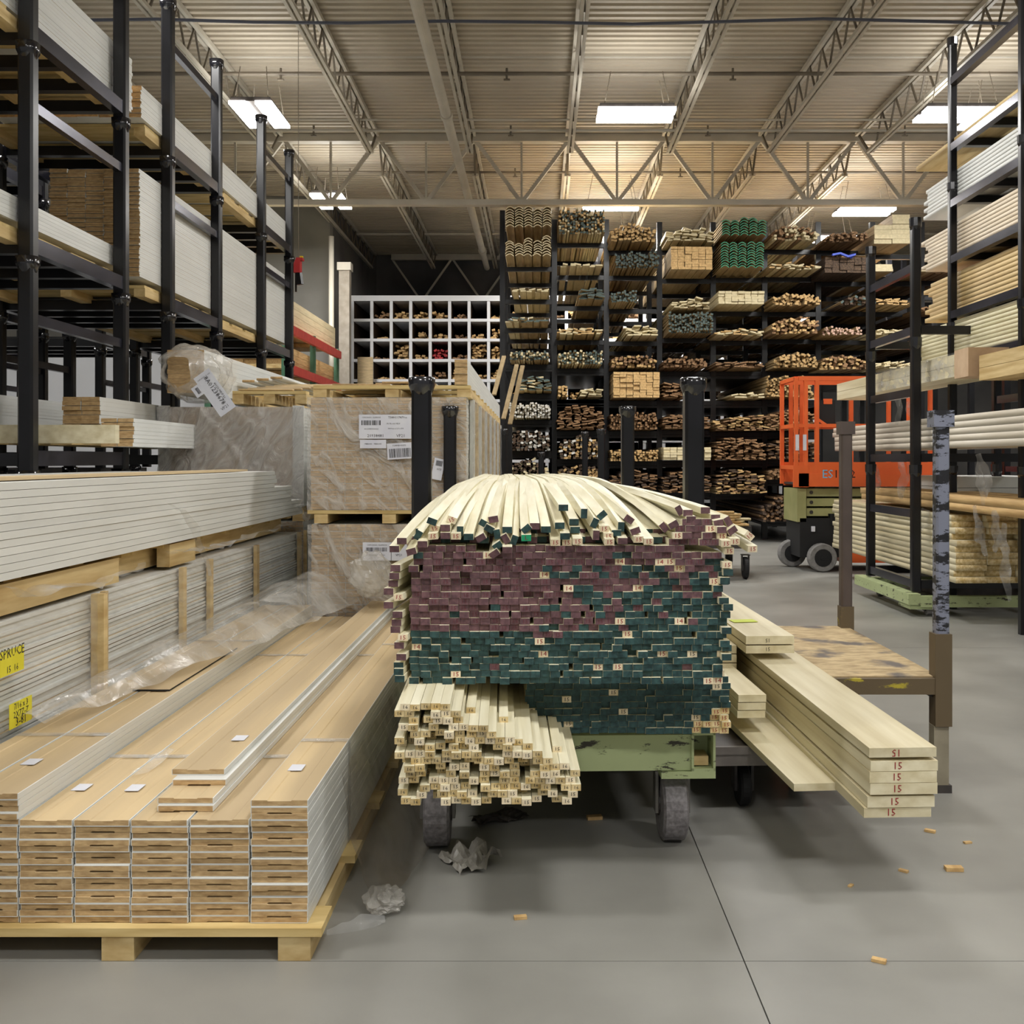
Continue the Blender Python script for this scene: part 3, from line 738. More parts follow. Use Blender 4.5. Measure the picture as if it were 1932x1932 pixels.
def wheel(par,x,y,r,wd,m,plate_z,name='wheel',forkm=None):
    wl_=MB().lathe([(r*.35,-wd/2),(r*.9,-wd/2),(r,-wd/2+.008),(r,wd/2-.008),(r*.9,wd/2),(r*.35,wd/2)],(x,y,r+.001),28,axis='x').build(name,m,par,smooth=False)
    MB().lathe([(r*.33,-wd*.56),(r*.33,wd*.56)],(x,y,r+.001),12,axis='x').build('hub',dark,wl_)
    MB().box(x-wd*.5-.016,x-wd*.5-.006,y-.03,y+.03,r*.8,plate_z).box(x+wd*.5+.006,x+wd*.5+.016,y-.03,y+.03,r*.8,plate_z).box(x-wd*.5-.02,x+wd*.5+.02,y-.05,y+.05,plate_z,plate_z+.008).build('fork',forkm or dark,par)
fkm=mat('fork_steel',H(110,108,104),H(136,132,126),.4,metal=.3)
wheel(ct,X(1270,3.63)-cl(3.5),.13,.122,.086,wheelm,.238,forkm=fkm);wheel(ct,X(829,3.60)-cl(3.5),.10,.122,.086,wheelm,.238,forkm=fkm)
wheel(ct,-.40,2.9,.122,.08,wheelm,.238);wheel(ct,.42,2.9,.122,.08,wheelm,.238)
def post(par,x,y,z0,z1,w=.078,m=None,cup=True,name='post'):
    pm=MB().bar((x,y,z0),(x,y,z1-.05 if cup else z1),w,w,n=-8).build(name,m or black,par)
    if cup:
        MB().lathe([(w*.50,z1-.075),(w*.56,z1-.06),(w*.68,z1-.035),(w*.70,z1-.004),(w*.64,z1),(w*.60,z1-.004),(w*.52,z1-.03)],(x,y,0),16,sq=.35).build('cup',gloss,pm,smooth=True)
    return pm
for Yp,pn in((4.29,'a'),(6.57,'b')):
    for s in(-1,1):post(ct,s*.55,(Yp-3.5),zb1-.11,1.634)
    MB().box(-.51,-.49,Yp-3.5-.04,Yp-3.5+.04,.28,.38).box(.49,.51,Yp-3.5-.04,Yp-3.5+.04,.28,.38).build('post_socket',wgreen,ct)
fr=thing('post_frame','far pair of black cupped posts behind the stick load','rack',(X(1042,11.9),11.9,0))
for s in(-1,1):post(fr,s*.55,0,0,1.65);
post(fr,.42,1.2,0,1.65,.07);post(fr,-.12,1.2,0,1.4,.07)
MB().box(-.55,.55,-.03,.03,.1,.18).box(-.15,.45,1.17,1.23,.1,.18).box(.36,.42,0,1.2,.1,.18).build('base_bar',black,fr)
# ---------------- RIGHT: DARK CART, PLANKS, PLATFORM CART ----------------
PR=math.radians(2.6)
def plank_mesh(w,t,l,txt=None,m=None,up=False,inkm=None,dx=-.02,sz=.03):
    b=MB();c=.0025
    b.box(-w/2,w/2,0,l,0,t,mats=[0,0,1,0,0,0]);ms=[poplar2,m or poplar2]
    if txt:
        M=Matrix.Translation((dx,-.0008,t*.5))@FACE
        if up:M=M@Matrix.Rotation(math.pi,4,'Z')
        b.add(text_mesh(txt,sz),M,2);ms.append(inkm or redink)
    return b.mesh('plank',ms)
Yp=3.1;pl=[(1704,1411,1429,True),(1706.5,1436,1455,False),(1704.5,1456,1477,False),(1705.5,1478,1499,False),(1701,1503,1524,False),(1695,1525,1543.5,False)]
zprev=None
for i,(px,ya,yb,up) in enumerate(pl[::-1]):
    za,zb2=Z(yb,Yp),Z(ya,Yp);t=zb2-za
    o=put('poplar_plank',plank_mesh(.2,t,4.2,'15' if not up else '15',None,up),None,(X(px,Yp),Yp+R.uniform(0,.01),za),(math.radians(.9),0,PR+math.radians(.15)*(i-2)*.4))
    tag(o,'wide poplar plank marked red 15, %s of the six-plank stack'%['bottom one','second up','third up','fourth up','fifth up','topmost, number upside down,'][i],'plank','wide planks overhanging at right')
for i,(px,ya,yb,nm) in enumerate([(1453,1218,1232.5,'lower'),(1453,1200,1215.5,'upper')]):
    Y=4.35;o=put('poplar_plank',plank_mesh(.2,(yb-ya)/F*Y,3.2,'15',None,i==1,ink,-.01,.022),None,(X(px,Y),Y,Z(yb,Y)+.0),(math.radians(.5),0,PR))
    tag(o,'%s of two wide planks set back on the stack, black number on end'%nm,'plank','set-back planks')
no=MB().box(-.055,.055,-.035,.04,0,.0015).build('sticky_note',lime,None,(X(1411,4.62),4.72,Z(1200,4.35)+.0055));no.rotation_euler.z=.15
tag(no,'lime sticky note on the upper set-back plank','note')
def pboard(px0,px1,ya,yb,Y,L_,label,rz=PR,rx=.004):
    w_=X(px1,Y)-X(px0,Y);o=put('poplar_plank',plank_mesh(w_,(yb-ya)/F*Y,L_),None,(X((px0+px1)/2,Y),Y,Z(yb,Y)),(rx,0,rz));return tag(o,label,'plank','planks left of the overhanging stack')
pboard(1497,1592,1478,1492,3.36,3.6,'single wide plank lowest on the cart, tip between caster and tall stack',PR+.03)
for i in range(3):pboard(1393-i,1446-i,1311+15*i,1324.5+15*i,3.95,3,'short-set plank with pale edges left of the tall stack, %s of three'%['top','middle','bottom'][i])
for i in range(5):pboard(1330,1390,1218+17*i,1233+17*i,4.5,2.9,'narrow plank hidden beside the green-ended sticks, %s down'%ordn(i+1))
dc_=thing('flat_cart','low dark steel flat cart with rubber casters under the planks','cart',(.86,3.9,0),rz=PR)
MB().box(-.24,.32,0,2.9,.215,.245).build('deck',dark,dc_)
MB().box(-.24,.32,-.012,.03,.18,.222).box(-.24,.32,-.016,.0,.222,.25).build('front_rail',mat('grey_rail',H(104,98,94),H(124,118,112),.5),dc_)
MB().box(-.24,-.2,.03,2.9,.18,.215).box(.28,.32,.03,2.9,.18,.215).build('side_rail',dark,dc_)
wheel(dc_,-.085,.10,.078,.04,rubber,.165,'caster',dark);wheel(dc_,.22,.9,.078,.04,rubber,.165,'caster',dark);wheel(dc_,-.10,2.6,.078,.04,rubber,.165,'caster',dark)
MB().box(-.14,-.03,.05,.15,.172,.182).build('caster_plate',steel,dc_)
pc=thing('platform_cart','worn plywood platform cart with tall steel corner posts at right','cart',(1.575,4.18,0))
MB().box(-.62,-.0,-.02,1.24,.425,.452).build('deck',osbm,pc)
MB().box(-.62,-.02,-.045,-.02,.385,.447).build('front_rail',wyel,pc)
MB().box(-.035,-.0,-.02,1.24,.37,.424).build('side_rail',dark,pc);MB().box(-.62,-.585,-.02,1.24,.37,.424).build('side_rail',dark,pc);MB().box(-.585,-.035,1.2,1.24,.37,.424).build('rear_rail',dark,pc)
post(pc,.01,-.01,.62,1.49,.052,wpost,False,'scuffed_post');MB().box(-.03,.05,-.045,.03,1.43,1.495).build('post_cap',wpost,pc)
MB().box(-.025,.04,-.048,.022,.26,.62).build('post_sleeve',wyel,pc);MB().box(-.028,.03,-.04,.015,.03,.26).build('leg',mat('dusty_leg',H(124,116,98),H(148,140,120),.7),pc);MB().box(-.035,.04,-.045,.02,0,.03).build('foot',dark,pc)
post(pc,-.014,1.2,.56,1.49,.056,wbrown,False,'brown_post');MB().box(-.05,.025,1.165,1.24,1.43,1.495).build('post_cap',wbrown,pc)
MB().box(-.045,.02,1.168,1.236,.44,.56).build('post_sleeve',wyel,pc);MB().box(-.04,.015,1.17,1.232,.0,.42).build('leg',dark,pc)
MB().bar((-.55,.02,0),(-.55,.02,.40),.05).build('leg',dark,pc);MB().bar((-.55,1.18,0),(-.55,1.18,.40),.05).build('leg',dark,pc)
# ---------------- WRAPPED PALLETS IN THE MIDDLE ----------------
def wrapped(label,x0,x1,y0,y1,z0,z1,nc,nr,corner=False,seed=1,slats=False):
    t=thing('wrapped_board_pallet',label,'bundle',((x0+x1)/2,y0,z0));cx=(x0+x1)/2;hh=z1-z0
    stuff(laminate(MB(),x0-cx,x1-cx,0,y1-y0,0.001,hh,nc,nr,jit=.004,yj=.006,gap=.0006,core=.002).build('board_block',LM,t))
    if corner:
        for xx in(x0-cx,x1-cx-.07):MB().box(xx-.006,xx+.076,-.028,-.008,-.0,hh+.01).build('corner_board',white,t)
    if slats:
        k=0;yy=.25
        while yy<y1-y0-.1:
            MB().box(x1-cx+.002,x1-cx+.03,yy,yy+.09,.0,hh).build('side_batten',pine if k%2 else white,t);yy+=.42;k+=1
    def fr(u,v):
        x=x0-cx-.01+(x1-x0+.02)*u;z=hh*v
        n=noise.noise((x*2.5+z*2.5,z*3,seed))+.5*noise.noise((x*9,z*5,seed))
        return(x,-.030-.02*(1-min(1,abs(noise.noise((x*3+z*2.2,z*2-x,seed)))*5))-.010*abs(n),z)
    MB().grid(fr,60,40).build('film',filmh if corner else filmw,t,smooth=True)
    def sd(u,v):
        y=(y1-y0)*u;z=hh*v;return(x1-cx+.036+.012*noise.noise((y*4,z*4,seed)),y-.02,z)
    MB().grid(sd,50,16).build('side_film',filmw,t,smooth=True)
    return t
YP=6.6;YQ=7.95
x0,x1=X(585,YP),X(881,YP);zt_=Z(741,YP);zb_q=Z(962,YP)
p2=wrapped('clear-wrapped pallet of brown board ends with white shipping labels behind the stick load',x0,x1,YP,12.0,zb_q,zt_-.03,9,34,seed=3,slats=True)
pallet('yellow pine pallet under the labelled wrapped pallet',x0-.01,x1+.01,YP-.03,12,Z(987,YP),zb_q-.001,rs=[X(607,YP),X(735,YP),X(868,YP)])
p3=wrapped('lower wrapped board pallet with one white label, mostly hidden by the stick load',x0,x1,YP+.02,12.0,.12,Z(989,YP),9,34,seed=9)
pallet('pallet on the floor beneath the lower wrapped pallet',x0,x1,YP,12,0,.119)
def sign(parent,cxm,y,x0,x1,z0,z1,texts,bars=(),rot=0,name='paper_label'):
    c=Vector(((x0+x1)/2-cxm,y,(z0+z1)/2));M=Matrix.Translation(c)@Matrix.Rotation(rot,4,'Y')
    wv,hv=x1-x0,z1-z0
    o=MB().obox(M,-wv/2,wv/2,-.001,.001,-hv/2,hv/2).build(name,paper,parent)
    m=MB()
    for t_,fx,fz,sz in texts:m.add(text_mesh(t_,sz),M@Matrix.Translation(((fx-.5)*wv,-.002,(fz-.5)*hv))@FACE,0)
    for(fx0,fx1,fz0,fz1) in bars:
        x=fx0
        while x<fx1:
            wd=R.choice([.008,.014,.02])
            m.obox(M,(x-.5)*wv,(min(x+wd,fx1)-.5)*wv,-.0022,-.0014,(fz0-.5)*hv,(fz1-.5)*hv);x+=wd+R.choice([.01,.014,.022])
    if m.f:m.build('printed_text',ink,o)
c2=(x0+x1)/2
def Sg(par,cx_,Y,yf,zb0_,px0,py0,px1,py1,*a,**k):
    sign(par,cx_,yf,X(px0,Y),X(px1,Y),Z(py1,Y)-zb0_,Z(py0,Y)-zb0_,*a,**k)
Sg(p2,c2,YP,-.056,zb_q,680,783,778,828,[('CHICAGO, ILLINOIS',.24,.88,.013),('T38H117879-n',.74,.88,.019),('M-TR 603 MDF',.66,.62,.013),('40120MDF000021',.24,.4,.012),('1800mm x 2.5 x 3/4',.7,.42,.012),('20938481',.32,.12,.026),('VP21',.8,.12,.026)],[(.05,.42,.56,.76)])
Sg(p2,c2,YP,-.056,zb_q,682,830,731,846,[('MBR0006   MBR0005',.5,.5,.012)])
Sg(p2,c2,YP,-.058,zb_q,733,836,779,866,[('T1MMD03252',.5,.84,.014)],[(.08,.95,.1,.66)],rot=-.06)
Sg(p2,c2,YP,-.056,zb_q,818,865,838,905,[('603',.6,.5,.02)],[(.2,.8,.65,.9)],rot=.2)
z3=.12
Sg(p3,c2,YP+.02,-.056,z3,687,1022,741,1056,[('CHICAGO, ILLINOIS',.5,.85,.014),('40120MDF   000021',.5,.3,.012)],[(.12,.85,.5,.72)])
Sg(p3,c2,YP+.02,-.056,z3,740,1022,770,1056,[('VP21',.5,.3,.02)])
xq0,xq1=X(303,YQ),X(573,YQ)
p1=wrapped('hazy clear-wrapped pallet with white corner boards left of the labelled pallet',xq0,xq1,YQ,11.5,.95,Z(768,YQ),8,30,corner=True,seed=17)
wrapped('lower wrapped pallet hidden behind the left white boards',xq0,xq1,YQ,11.5,.12,.84,8,30,seed=21)
pallet('pallet between the two hazy wrapped pallets',xq0,xq1,YQ-.02,11.5,.842,.949);pallet('floor pallet beneath the hazy wrapped pallets',xq0,xq1,YQ-.02,11.5,0,.119)
blob((X(700,6.2),6.25,.62),.13,.12,.13,33,'plastic_bag','crumpled clear plastic mound before the lower label',filml,.3)
# tops of the wrapped pallets
ztop2=zt_-.028
pallet('yellow pine pallet upside on top of the labelled wrapped pallet',x0+.02,x1+.02,YP,11.8,ztop2,ztop2+.075,slat=.12)
zz=ztop2+.077
for i in range(9):
    xa=X(R.uniform(640,800),YP);yy=YP+R.uniform(.0,.5)
    o=MB().box(-R.uniform(.08,.16),R.uniform(.05,.14),0,R.uniform(.5,2.2),0,.012,mats=[0,1 if i%2 else 0,2,1,2,1]).build('offcut_board',LM,None,(xa,yy+i*.02,zz+.0125*(i%3)),(0,0,R.uniform(-.25,.25)))
    tag(o,'short offcut board on the labelled pallet top, %s of nine'%ordn(i+1),'offcut','offcuts on the labelled pallet')
bt=thing('white_board_bundle','small stack of white boards with brown ends behind the left cart post','boards',(X(870,YP),YP-.02,zz))
for i in range(7):
    w_=X(882,YP)-X(858,YP)
    MB().box(-w_/2,w_/2,R.uniform(0,.02),5.6,i*.0225+.0005,(i+1)*.0225-.0005,mats=[1,1,2,1,2,1] if i!=6 else [1,0,2,1,2,1]).build('board',LM,bt)
bun=thing('wrapped_board_bundle','plastic-bagged bundle of boards with a shipping tag on the hazy pallet','bundle',(X(355,7.7),7.7,Z(756,7.7)+.06),rz=-.0)
for i in range(9):
    MB().box(-.17+.005*(i%2),.10,.05,4.2,i*.035,(i+1)*.035-.001,mats=[1,0 if i==8 else 1,2,1,2,1]).build('board',LM,bun)
def bag(u,v):
    th=2*math.pi*u;k=.5+.5*math.cos(math.pi*v)
    rx,rz_=.21*(.25+.75*math.sin(math.pi*min(1,.12+v*.6))),.22*(.25+.75*math.sin(math.pi*min(1,.12+v*.6)))
    q=Vector((math.cos(th)*rx,-.14+.75*v,math.sin(th)*rz_+.15));n=noise.noise(q*6+Vector((5,0,0)));m_=noise.noise(q*14)
    return(q.x*(1+.35*n)-.03+.03*m_,q.y+.05*m_,max(-.055,q.z*(1+.15*n)+.02*m_))
MB().grid(bag,48,26).build('plastic_bag',filml,bun,smooth=True)
sgp=bpy.data.objects.new('shipping_tag',None);C.objects.link(sgp);sgp.parent=bun;sgp.location=(X(395,7.3)-bun.location.x,7.42-bun.location.y,Z(740,7.3)-bun.location.z)
sign(sgp,0,0,-.065,.065,-.16,.17,[('CHICAGO, IL 603',.5,.9,.014),('VP21',.5,.12,.03)],[],rot=-.62)
m=MB();M=Matrix.Rotation(-.62,4,'Y')@FACE@Matrix.Rotation(-math.pi/2,4,'Z');m.add(text_mesh('8A01238678',.045),Matrix.Translation((0,-.004,.02))@M,0);m.add(text_mesh('40120 MDF 21',.022),Matrix.Translation((.035,-.004,.02))@M,0);m.build('printed_text',ink,sgp)
sign(sgp,0,-.001,-.15,-.075,-.02,.06,[],[(.3,.6,.2,.8)],rot=-.62,name='tag_flap')
pallet('thin pallet on top of the hazy wrapped pallet',X(440,YQ),xq1+.02,YQ-.02,11,Z(762,YQ),Z(738,YQ),slat=.12)
for i in range(6):
    o=MB().box(-.2,.2,0,.09,0,.014).build('brown_board',mdf,None,(X(500+10*i,YQ),YQ+.0+.11*i,Z(737,YQ)+.001+.0145*i),(0,0,R.uniform(-.2,.2)))
    tag(o,'brown offcut board fanned on the hazy pallet top, %s up'%ordn(i+1),'offcut','fanned brown boards')
for i in range(3):
    o=MB().box(-.05,.05,0,3.3,0,.02,mats=[1,1,2,1,2,1]).build('white_board',LM,None,(X(435+22*i,8.1),8.6+.1*i,Z(737,8.1)+.10+.021*i),(.0,0,.02*i))
    tag(o,'white board running away on the hazy pallet top, %s up'%ordn(i+1),'board','white boards on the hazy pallet')
# ---------------- BLACK STACKING RACKS ----------------
RM={}
def rack_unit(x0,x1,y0,y1,z0,hh,label,grp,w=.088,lowrail=True):
    key=(round(x1-x0,2),round(y1-y0,2),round(hh,2),w)
    if key not in RM:
        dx,dy=x1-x0,y1-y0
        pm=MB().bar((0,0,0),(0,0,hh-.02),w,w,n=-8).mesh('post',[black])
        cm=MB().lathe([(w*.50,hh-.075),(w*.58,hh-.05),(w*.70,hh-.03),(w*.72,hh+.02),(w*.62,hh+.02),(w*.6,hh-.0)],(0,0,0),12,sq=.3).mesh('cup',[gloss],True)
        bm=MB().box(-.03,.03,w/2,dy-w/2,-.045,.045).mesh('beam',[steel])
        tm=MB().box(-.022,.022,w/2,dy-w/2,-.03,.03).mesh('top_rail',[steel])
        xm=MB().box(.03,dx-.03,-.035,.035,-.04,.035).mesh('cross_bar',[black])
        RM[key]=(pm,cm,bm,tm,xm)
    pm,cm,bm,tm,xm=RM[key];dx,dy=x1-x0,y1-y0
    t=thing('stacking_rack',label,'rack',(x0,y0,z0),grp)
    for a in(0,dx):
        for b_ in(0,dy):
            o=put('post',pm,t,(a,b_,0));put('cup',cm,o,(0,0,0))
        put('beam',bm,t,(a,0,.09));put('top_rail',tm,t,(a,0,hh-.33))
    for b_ in(.06,dy*.35,dy*.65,dy-.06):put('cross_bar',xm,t,(0,b_,.085))
    return t
XR=-2.91;XB=-4.24
lv=[0.0,1.22,2.44,3.66]
lvn=['bottom','second','third','top']
for (ya,yb,nm) in((6.05,7.40,'nearest'),(8.34,9.60,'middle'),(11.15,12.40,'farthest')):
    for k in range(4):
        rack_unit(XB,XR,ya,yb,lv[k],1.22 if k<3 else 1.24,'black steel stacking rack on the left, %s tier of the %s stack'%(lvn[k],nm),'black stacking racks on the left')
XF=XR-.06
MBp=MB().box(-.62,.62,.05,1.2,0,.012).mesh('deck_panel',[black])  # solid black panels added to darken the see-through tiers
for o in [o for o in bpy.data.objects if o.name.startswith('stacking_rack')]:
    if abs(o.location.z-2.44)<.01:put('deck_panel',MBp,o,(.665,0,.137))
for (ya,yb,nm) in((6.2,7.5,'nearest'),(8.4,9.7,'middle'),(11.0,12.3,'farthest')):  # second row with panels, added for darkness behind the front racks
    for k in range(3):
        o=rack_unit(XB-1.75,XB-.3,ya,yb,lv[k+1],1.22,'black rack of the second row deep at left, %s tier of the %s stack'%(['lower','middle','upper'][k],nm),'second row of black racks at left')
        put('deck_panel',MBp,o,(.725,.02,.137))
    b=MB().box(XB-1.75,XB-.3,ya,yb,0,1.215,mats=[0]*6).build('dark_crate_stack',dark);tag(b,'dark crates carrying the %s stack of the second rack row'%nm,'crates')
def bundle_thing(name,label,x0,x1,y0,y1,z0,z1,nc,nr,jit=.0025,yj=.03,mats=LM,grp=None):
    o=laminate(MB(),x0,x1,y0,y1,z0,z1,nc,nr,jit,yj).build(name,mats)
    return stuff(tag(o,label,'boards',grp))
bundle_thing('board_bundle','tall white board bundle on the top tier nearest the camera',XB+.1,XF+.0,3.9,7.78,3.84,4.235,8,16)
bundle_thing('board_bundle','white board bundle with brown ends on the top tier, running to the far stack',XB+.2,XF+.03,7.84,12.62,3.84,4.08,7,14)
bundle_thing('board_bundle','big white-sided board bundle with brown ends on the third tier',-3.62,XF+.02,7.84,12.6,2.66,3.46,5,48)
bundle_thing('board_bundle','brown board ends stepping down on the third tier behind the posts',-4.15,-3.63,8.3,12.3,2.66,3.2,4,32)
for i in range(6):
    o=MB().box(-.16,.0,0,3.6,0,.022,mats=[1,1,2,1,2,1]).build('white_board',LM,None,(XF,4.0-.02*(i%2),2.66+.0232*i));tag(o,'thin white board on the third tier near the left edge, %s up'%ordn(i+1),'board','thin boards on the third tier')
def upal(label,y0,y1,z):
    pallet(label,XB+.08,XF,y0,y1,z,z+.085,slat=.36)
upal('pallet under the nearest top-tier bundle',5.0,7.6,3.752);upal('pallet under the far top-tier bundle',8.0,12.4,3.752)
upal('pallet under the thin third-tier boards',4.3,7.6,2.535);upal('pallet under the big third-tier bundle',8.0,12.5,2.535)
# lower tier goods
bundle_thing('board_bundle','brown-ended white boards on the lower tier beside the hazy pallet',X(115,6.9),X(187,6.9),6.9,9.6,Z(817,6.9),Z(748,6.9),2,8,yj=.03)
bundle_thing('board_bundle','shorter brown-ended bundle right of it on the lower tier',X(189,6.7),X(251,6.7),6.7,9.4,Z(843,6.7),Z(789,6.7),2,7,yj=.03)
pallet('pale timber skid on the lower left rack tier',X(-10,6.5),X(185,6.9),6.5,9.2,1.395,Z(818,6.9)-.002,slat=.16)
MBx=MB().box(-.9,0,0,.06,0,.11);o=MBx.build('pale_beam',poplar2,None,(X(215,6.3),6.32,1.40));tag(o,'pale beam across the lower left rack tier','timber')
for px,zz_ in((80,4.9),):pass
bundle_thing('board_bundle','dim white board pile at the back of the lower left rack tier',XB+.05,XB+.55,6.3,9.5,1.42,1.75,3,14)
# ---------------- PALLET RACKING WITH RED BEAMS ----------------
pr=thing('pallet_racking','green upright and red beam pallet racking at the rear left','rack',(-3.62,15.2,0))
for yy in(.0,1.9,3.9):
    MB().box(-.05,.03,yy-.04,yy+.04,0,3.3 if yy else 3.25).build('upright',teal,pr)
    MB().box(-1.15,-1.07,yy-.04,yy+.04,0,3.3).build('upright',teal,pr)
for zz_ in(3.2,2.62):
    MB().box(-.0,.06,0,4.0,zz_-.07,zz_+.06).build('beam',redm,pr);MB().box(-1.2,-1.14,0,4.0,zz_-.07,zz_+.06).build('beam',redm,pr)
    stuff(MB().box(-1.1,0,.0,.12,zz_+.0,zz_+.06).box(-1.1,0,1.2,1.32,zz_+.0,zz_+.06).box(-1.1,0,2.6,2.72,zz_,zz_+.06).build('deck_board',pine,pr))
def pack(name,label,x0,x1,y0,y1,z0,z1,nr,m1=creams,m2=pine,nc=3):
    t=thing(name,label,'lumber',((x0+x1)/2,y0,z0));w_=(x1-x0)/nc;h_=(z1-z0)/nr
    for r in range(nr):
        for c in range(nc):MB().box((x0-x1)/2+c*w_+.003,(x0-x1)/2+(c+1)*w_-.003,R.uniform(0,.03),y1-y0,r*h_+.002,(r+1)*h_-.002,mats=[0,0,1,0,1,0]).build('plank',[m1,m2],t)
    return t
pack('lumber_pack','cream lumber pack on the upper red beams',-4.66,-3.69,15.6,19.3,3.27,3.70,4)
pack('lumber_pack','amber lumber pack on the lower red beams',-4.66,-3.69,15.6,19.3,2.69,2.98,3,tan,tan)
hz=thing('red_hoist','small red chain hoist with black chain beyond the left rack','hoist',(X(563,12.9),12.9,Z(512,12.9)))
MB().box(-.05,.03,-.06,.06,-.02,.13).box(-.02,.06,-.05,.05,.13,.16).build('housing',redb,hz);MB().box(.02,.055,-.02,.02,.155,.185).build('yellow_tab',yellow,hz);MB().bar((.0,0,-.02),(0.02,0,-.16),.09,.07,n=6).bar((-.03,0,-.05),(-.03,0,-.25),.02).build('chain_bucket',black,hz);MB().bar((.0,0,.16),(0,0,3.6),.006).build('wire',dtruss,hz)
# ---------------- WHITE CUBBY SHELVES ----------------
YC2=22.5;cb=thing('cubby_shelf','tall white grid of square lumber cubbies along the rear','shelf',(0,YC2,0))
cw=36.75/F*YC2;xl0=X(664.5,YC2);ncol=24
zs=[Z(v,YC2) for v in(563,604,641.5,680,718,756,794,832,870,908,946)]
dep=2.2
for i in range(ncol+1):
    MB().box(xl0+i*cw-.032,xl0+i*cw+.032,0,dep,0,zs[0]).build('upright',[cubw],cb)
MB().box(xl0-.03,xl0+ncol*cw+.03,-.015,dep,zs[0]-.055,zs[0]+.06).build('top_board',cubw,cb)
for z_ in zs[1:]:MB().box(xl0,xl0+ncol*cw,-.008,dep,z_-.03,z_+.03).build('shelf_board',cubw,cb)
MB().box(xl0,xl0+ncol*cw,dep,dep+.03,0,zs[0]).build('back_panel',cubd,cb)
stuff(MB().grid(lambda u,v:(xl0+.035+u*.001,0.02+v*dep,.1),1,1).build('lining',cubd,cb)) if 0 else None
# liners so the insides read dark wood
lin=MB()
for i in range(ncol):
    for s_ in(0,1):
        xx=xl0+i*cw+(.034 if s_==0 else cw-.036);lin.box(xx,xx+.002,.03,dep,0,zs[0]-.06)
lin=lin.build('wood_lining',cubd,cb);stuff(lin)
fill={(0,1):(.5,brown),(0,2):(.8,tan),(0,3):(.6,tan),(0,4):(.7,tan),(0,5):(.4,brown),(0,7):(.2,tan),(1,1):(.12,tan),(1,3):(.5,tan),(1,4):(.4,tan),(1,5):(.2,brown),(1,6):(.2,tan),(1,7):(.9,tan),
 (2,2):(1.6,tan),(2,1):(.15,brown),(2,3):(.4,tan),(2,4):(1.,redb),(2,5):(.4,brown),(2,6):(1.7,tan),(2,7):(1.4,tan),(3,1):(.1,tan),(3,2):(.15,tan),(3,4):(.5,brown),(3,5):(1.,tan),(3,6):(.4,tan),(3,7):(.9,tan),(3,3):(.2,brown)}
for i in range(8,24):
    for r in range(5):
        if R.random()<.8:fill[(r,i)]=(R.uniform(.1,1.4),R.choice([tan,brown,tan]))
for (r,i),(amt,m_) in fill.items():
    b=MB();n=int(6*amt)+2
    for k in range(n*3):
        lay=k//6;x_=xl0+i*cw+.07+R.uniform(0,cw-.14)*(1 if lay else 1);z_=zs[r+1]+.05+lay*.055+R.uniform(0,.01)
        if z_>zs[r]-.1:continue
        M=Matrix.Translation((x_,YC2+R.uniform(.03,.3),z_))@Matrix.Rotation(R.uniform(-.6,.6),4,'Y')
        b.obox(M,-.035,.035,0,1.6,-.02,.02)
    o=b.build('moulding_lot',m_);stuff(tag(o,'%s offcuts in the white cubby, %s row down, %s column'%({'tan_stock':'tan','brown_stock':'brown','red_stock':'red'}[m_.name],ordn(r+1),ordn(i+1)),'mouldings','lots in the white cubbies'))
lp=MB().box(-.16,.16,0,.03,0,Z(670,21.5)).build('tan_panel',mdf,None,(X(683,21.5),21.9,0),(-.07,0,0));tag(lp,'tan panel leaning against the leftmost cubbies','panel')
for i,(pa,pb) in enumerate((((962,800),(986,690)),((950,790),(975,688)),((932,745),(951,672)))):
    a=P(pa[0],pa[1],12.6);b_=P(pb[0],pb[1],13.0);o=MB().bar(a,b_,.05,.02).build('leaning_board',under);tag(o,'slanted board leaning by the first rack bay, %s from the right'%ordn(i+1),'board','leaning boards beside the white bundle')
ls=thing('lean_stand','dark stand holding the slanted boards','stand',(X(958,12.9),13.0,0));MB().box(-.05,.05,0,.1,0,1.72).box(-.25,.25,-.1,.3,0,.08).build('frame',black,ls)
yp=MB().box(-.02,.02,-.02,.02,0,3.35).build('yellow_pole',yel,None,(X(1066,20.9),20.9,0));tag(yp,'thin yellow pole inside the second rack bay','pole')
# ---------------- CENTRE LUMBER RACK ----------------
YR=16.5;BL2=4.6
slatee=dkgreen;whend=mat('white_end',H(208,206,198),H(226,224,216),.7,(60,60,60),rand=.05)
darkhole=mat('moulding_core',H(110,92,60),H(140,118,80),.8)
BODY={'c':(creams,creams),'t':(under,tan),'b':(mat('brown_face',H(112,88,64),H(140,112,82),.75,(30,2,30)),brown),'s':(under,slatee),'e':(under,emer),'w':(creams,whend),'k':(mat('dark_face',H(52,42,38),H(80,64,54),.8,(30,2,30)),mat('dark_end',H(58,46,40),H(110,88,66),.8,(60,60,60),rand=.2)),'p':(under,mat('pink_end',H(196,160,140),H(214,180,160),.7,(60,60,60)))}
NM={'c':'cream','t':'tan','b':'brown','s':'slate-green-ended','e':'emerald-ended','w':'white-ended','k':'dark brown','p':'pinkish'}
lot_n={}
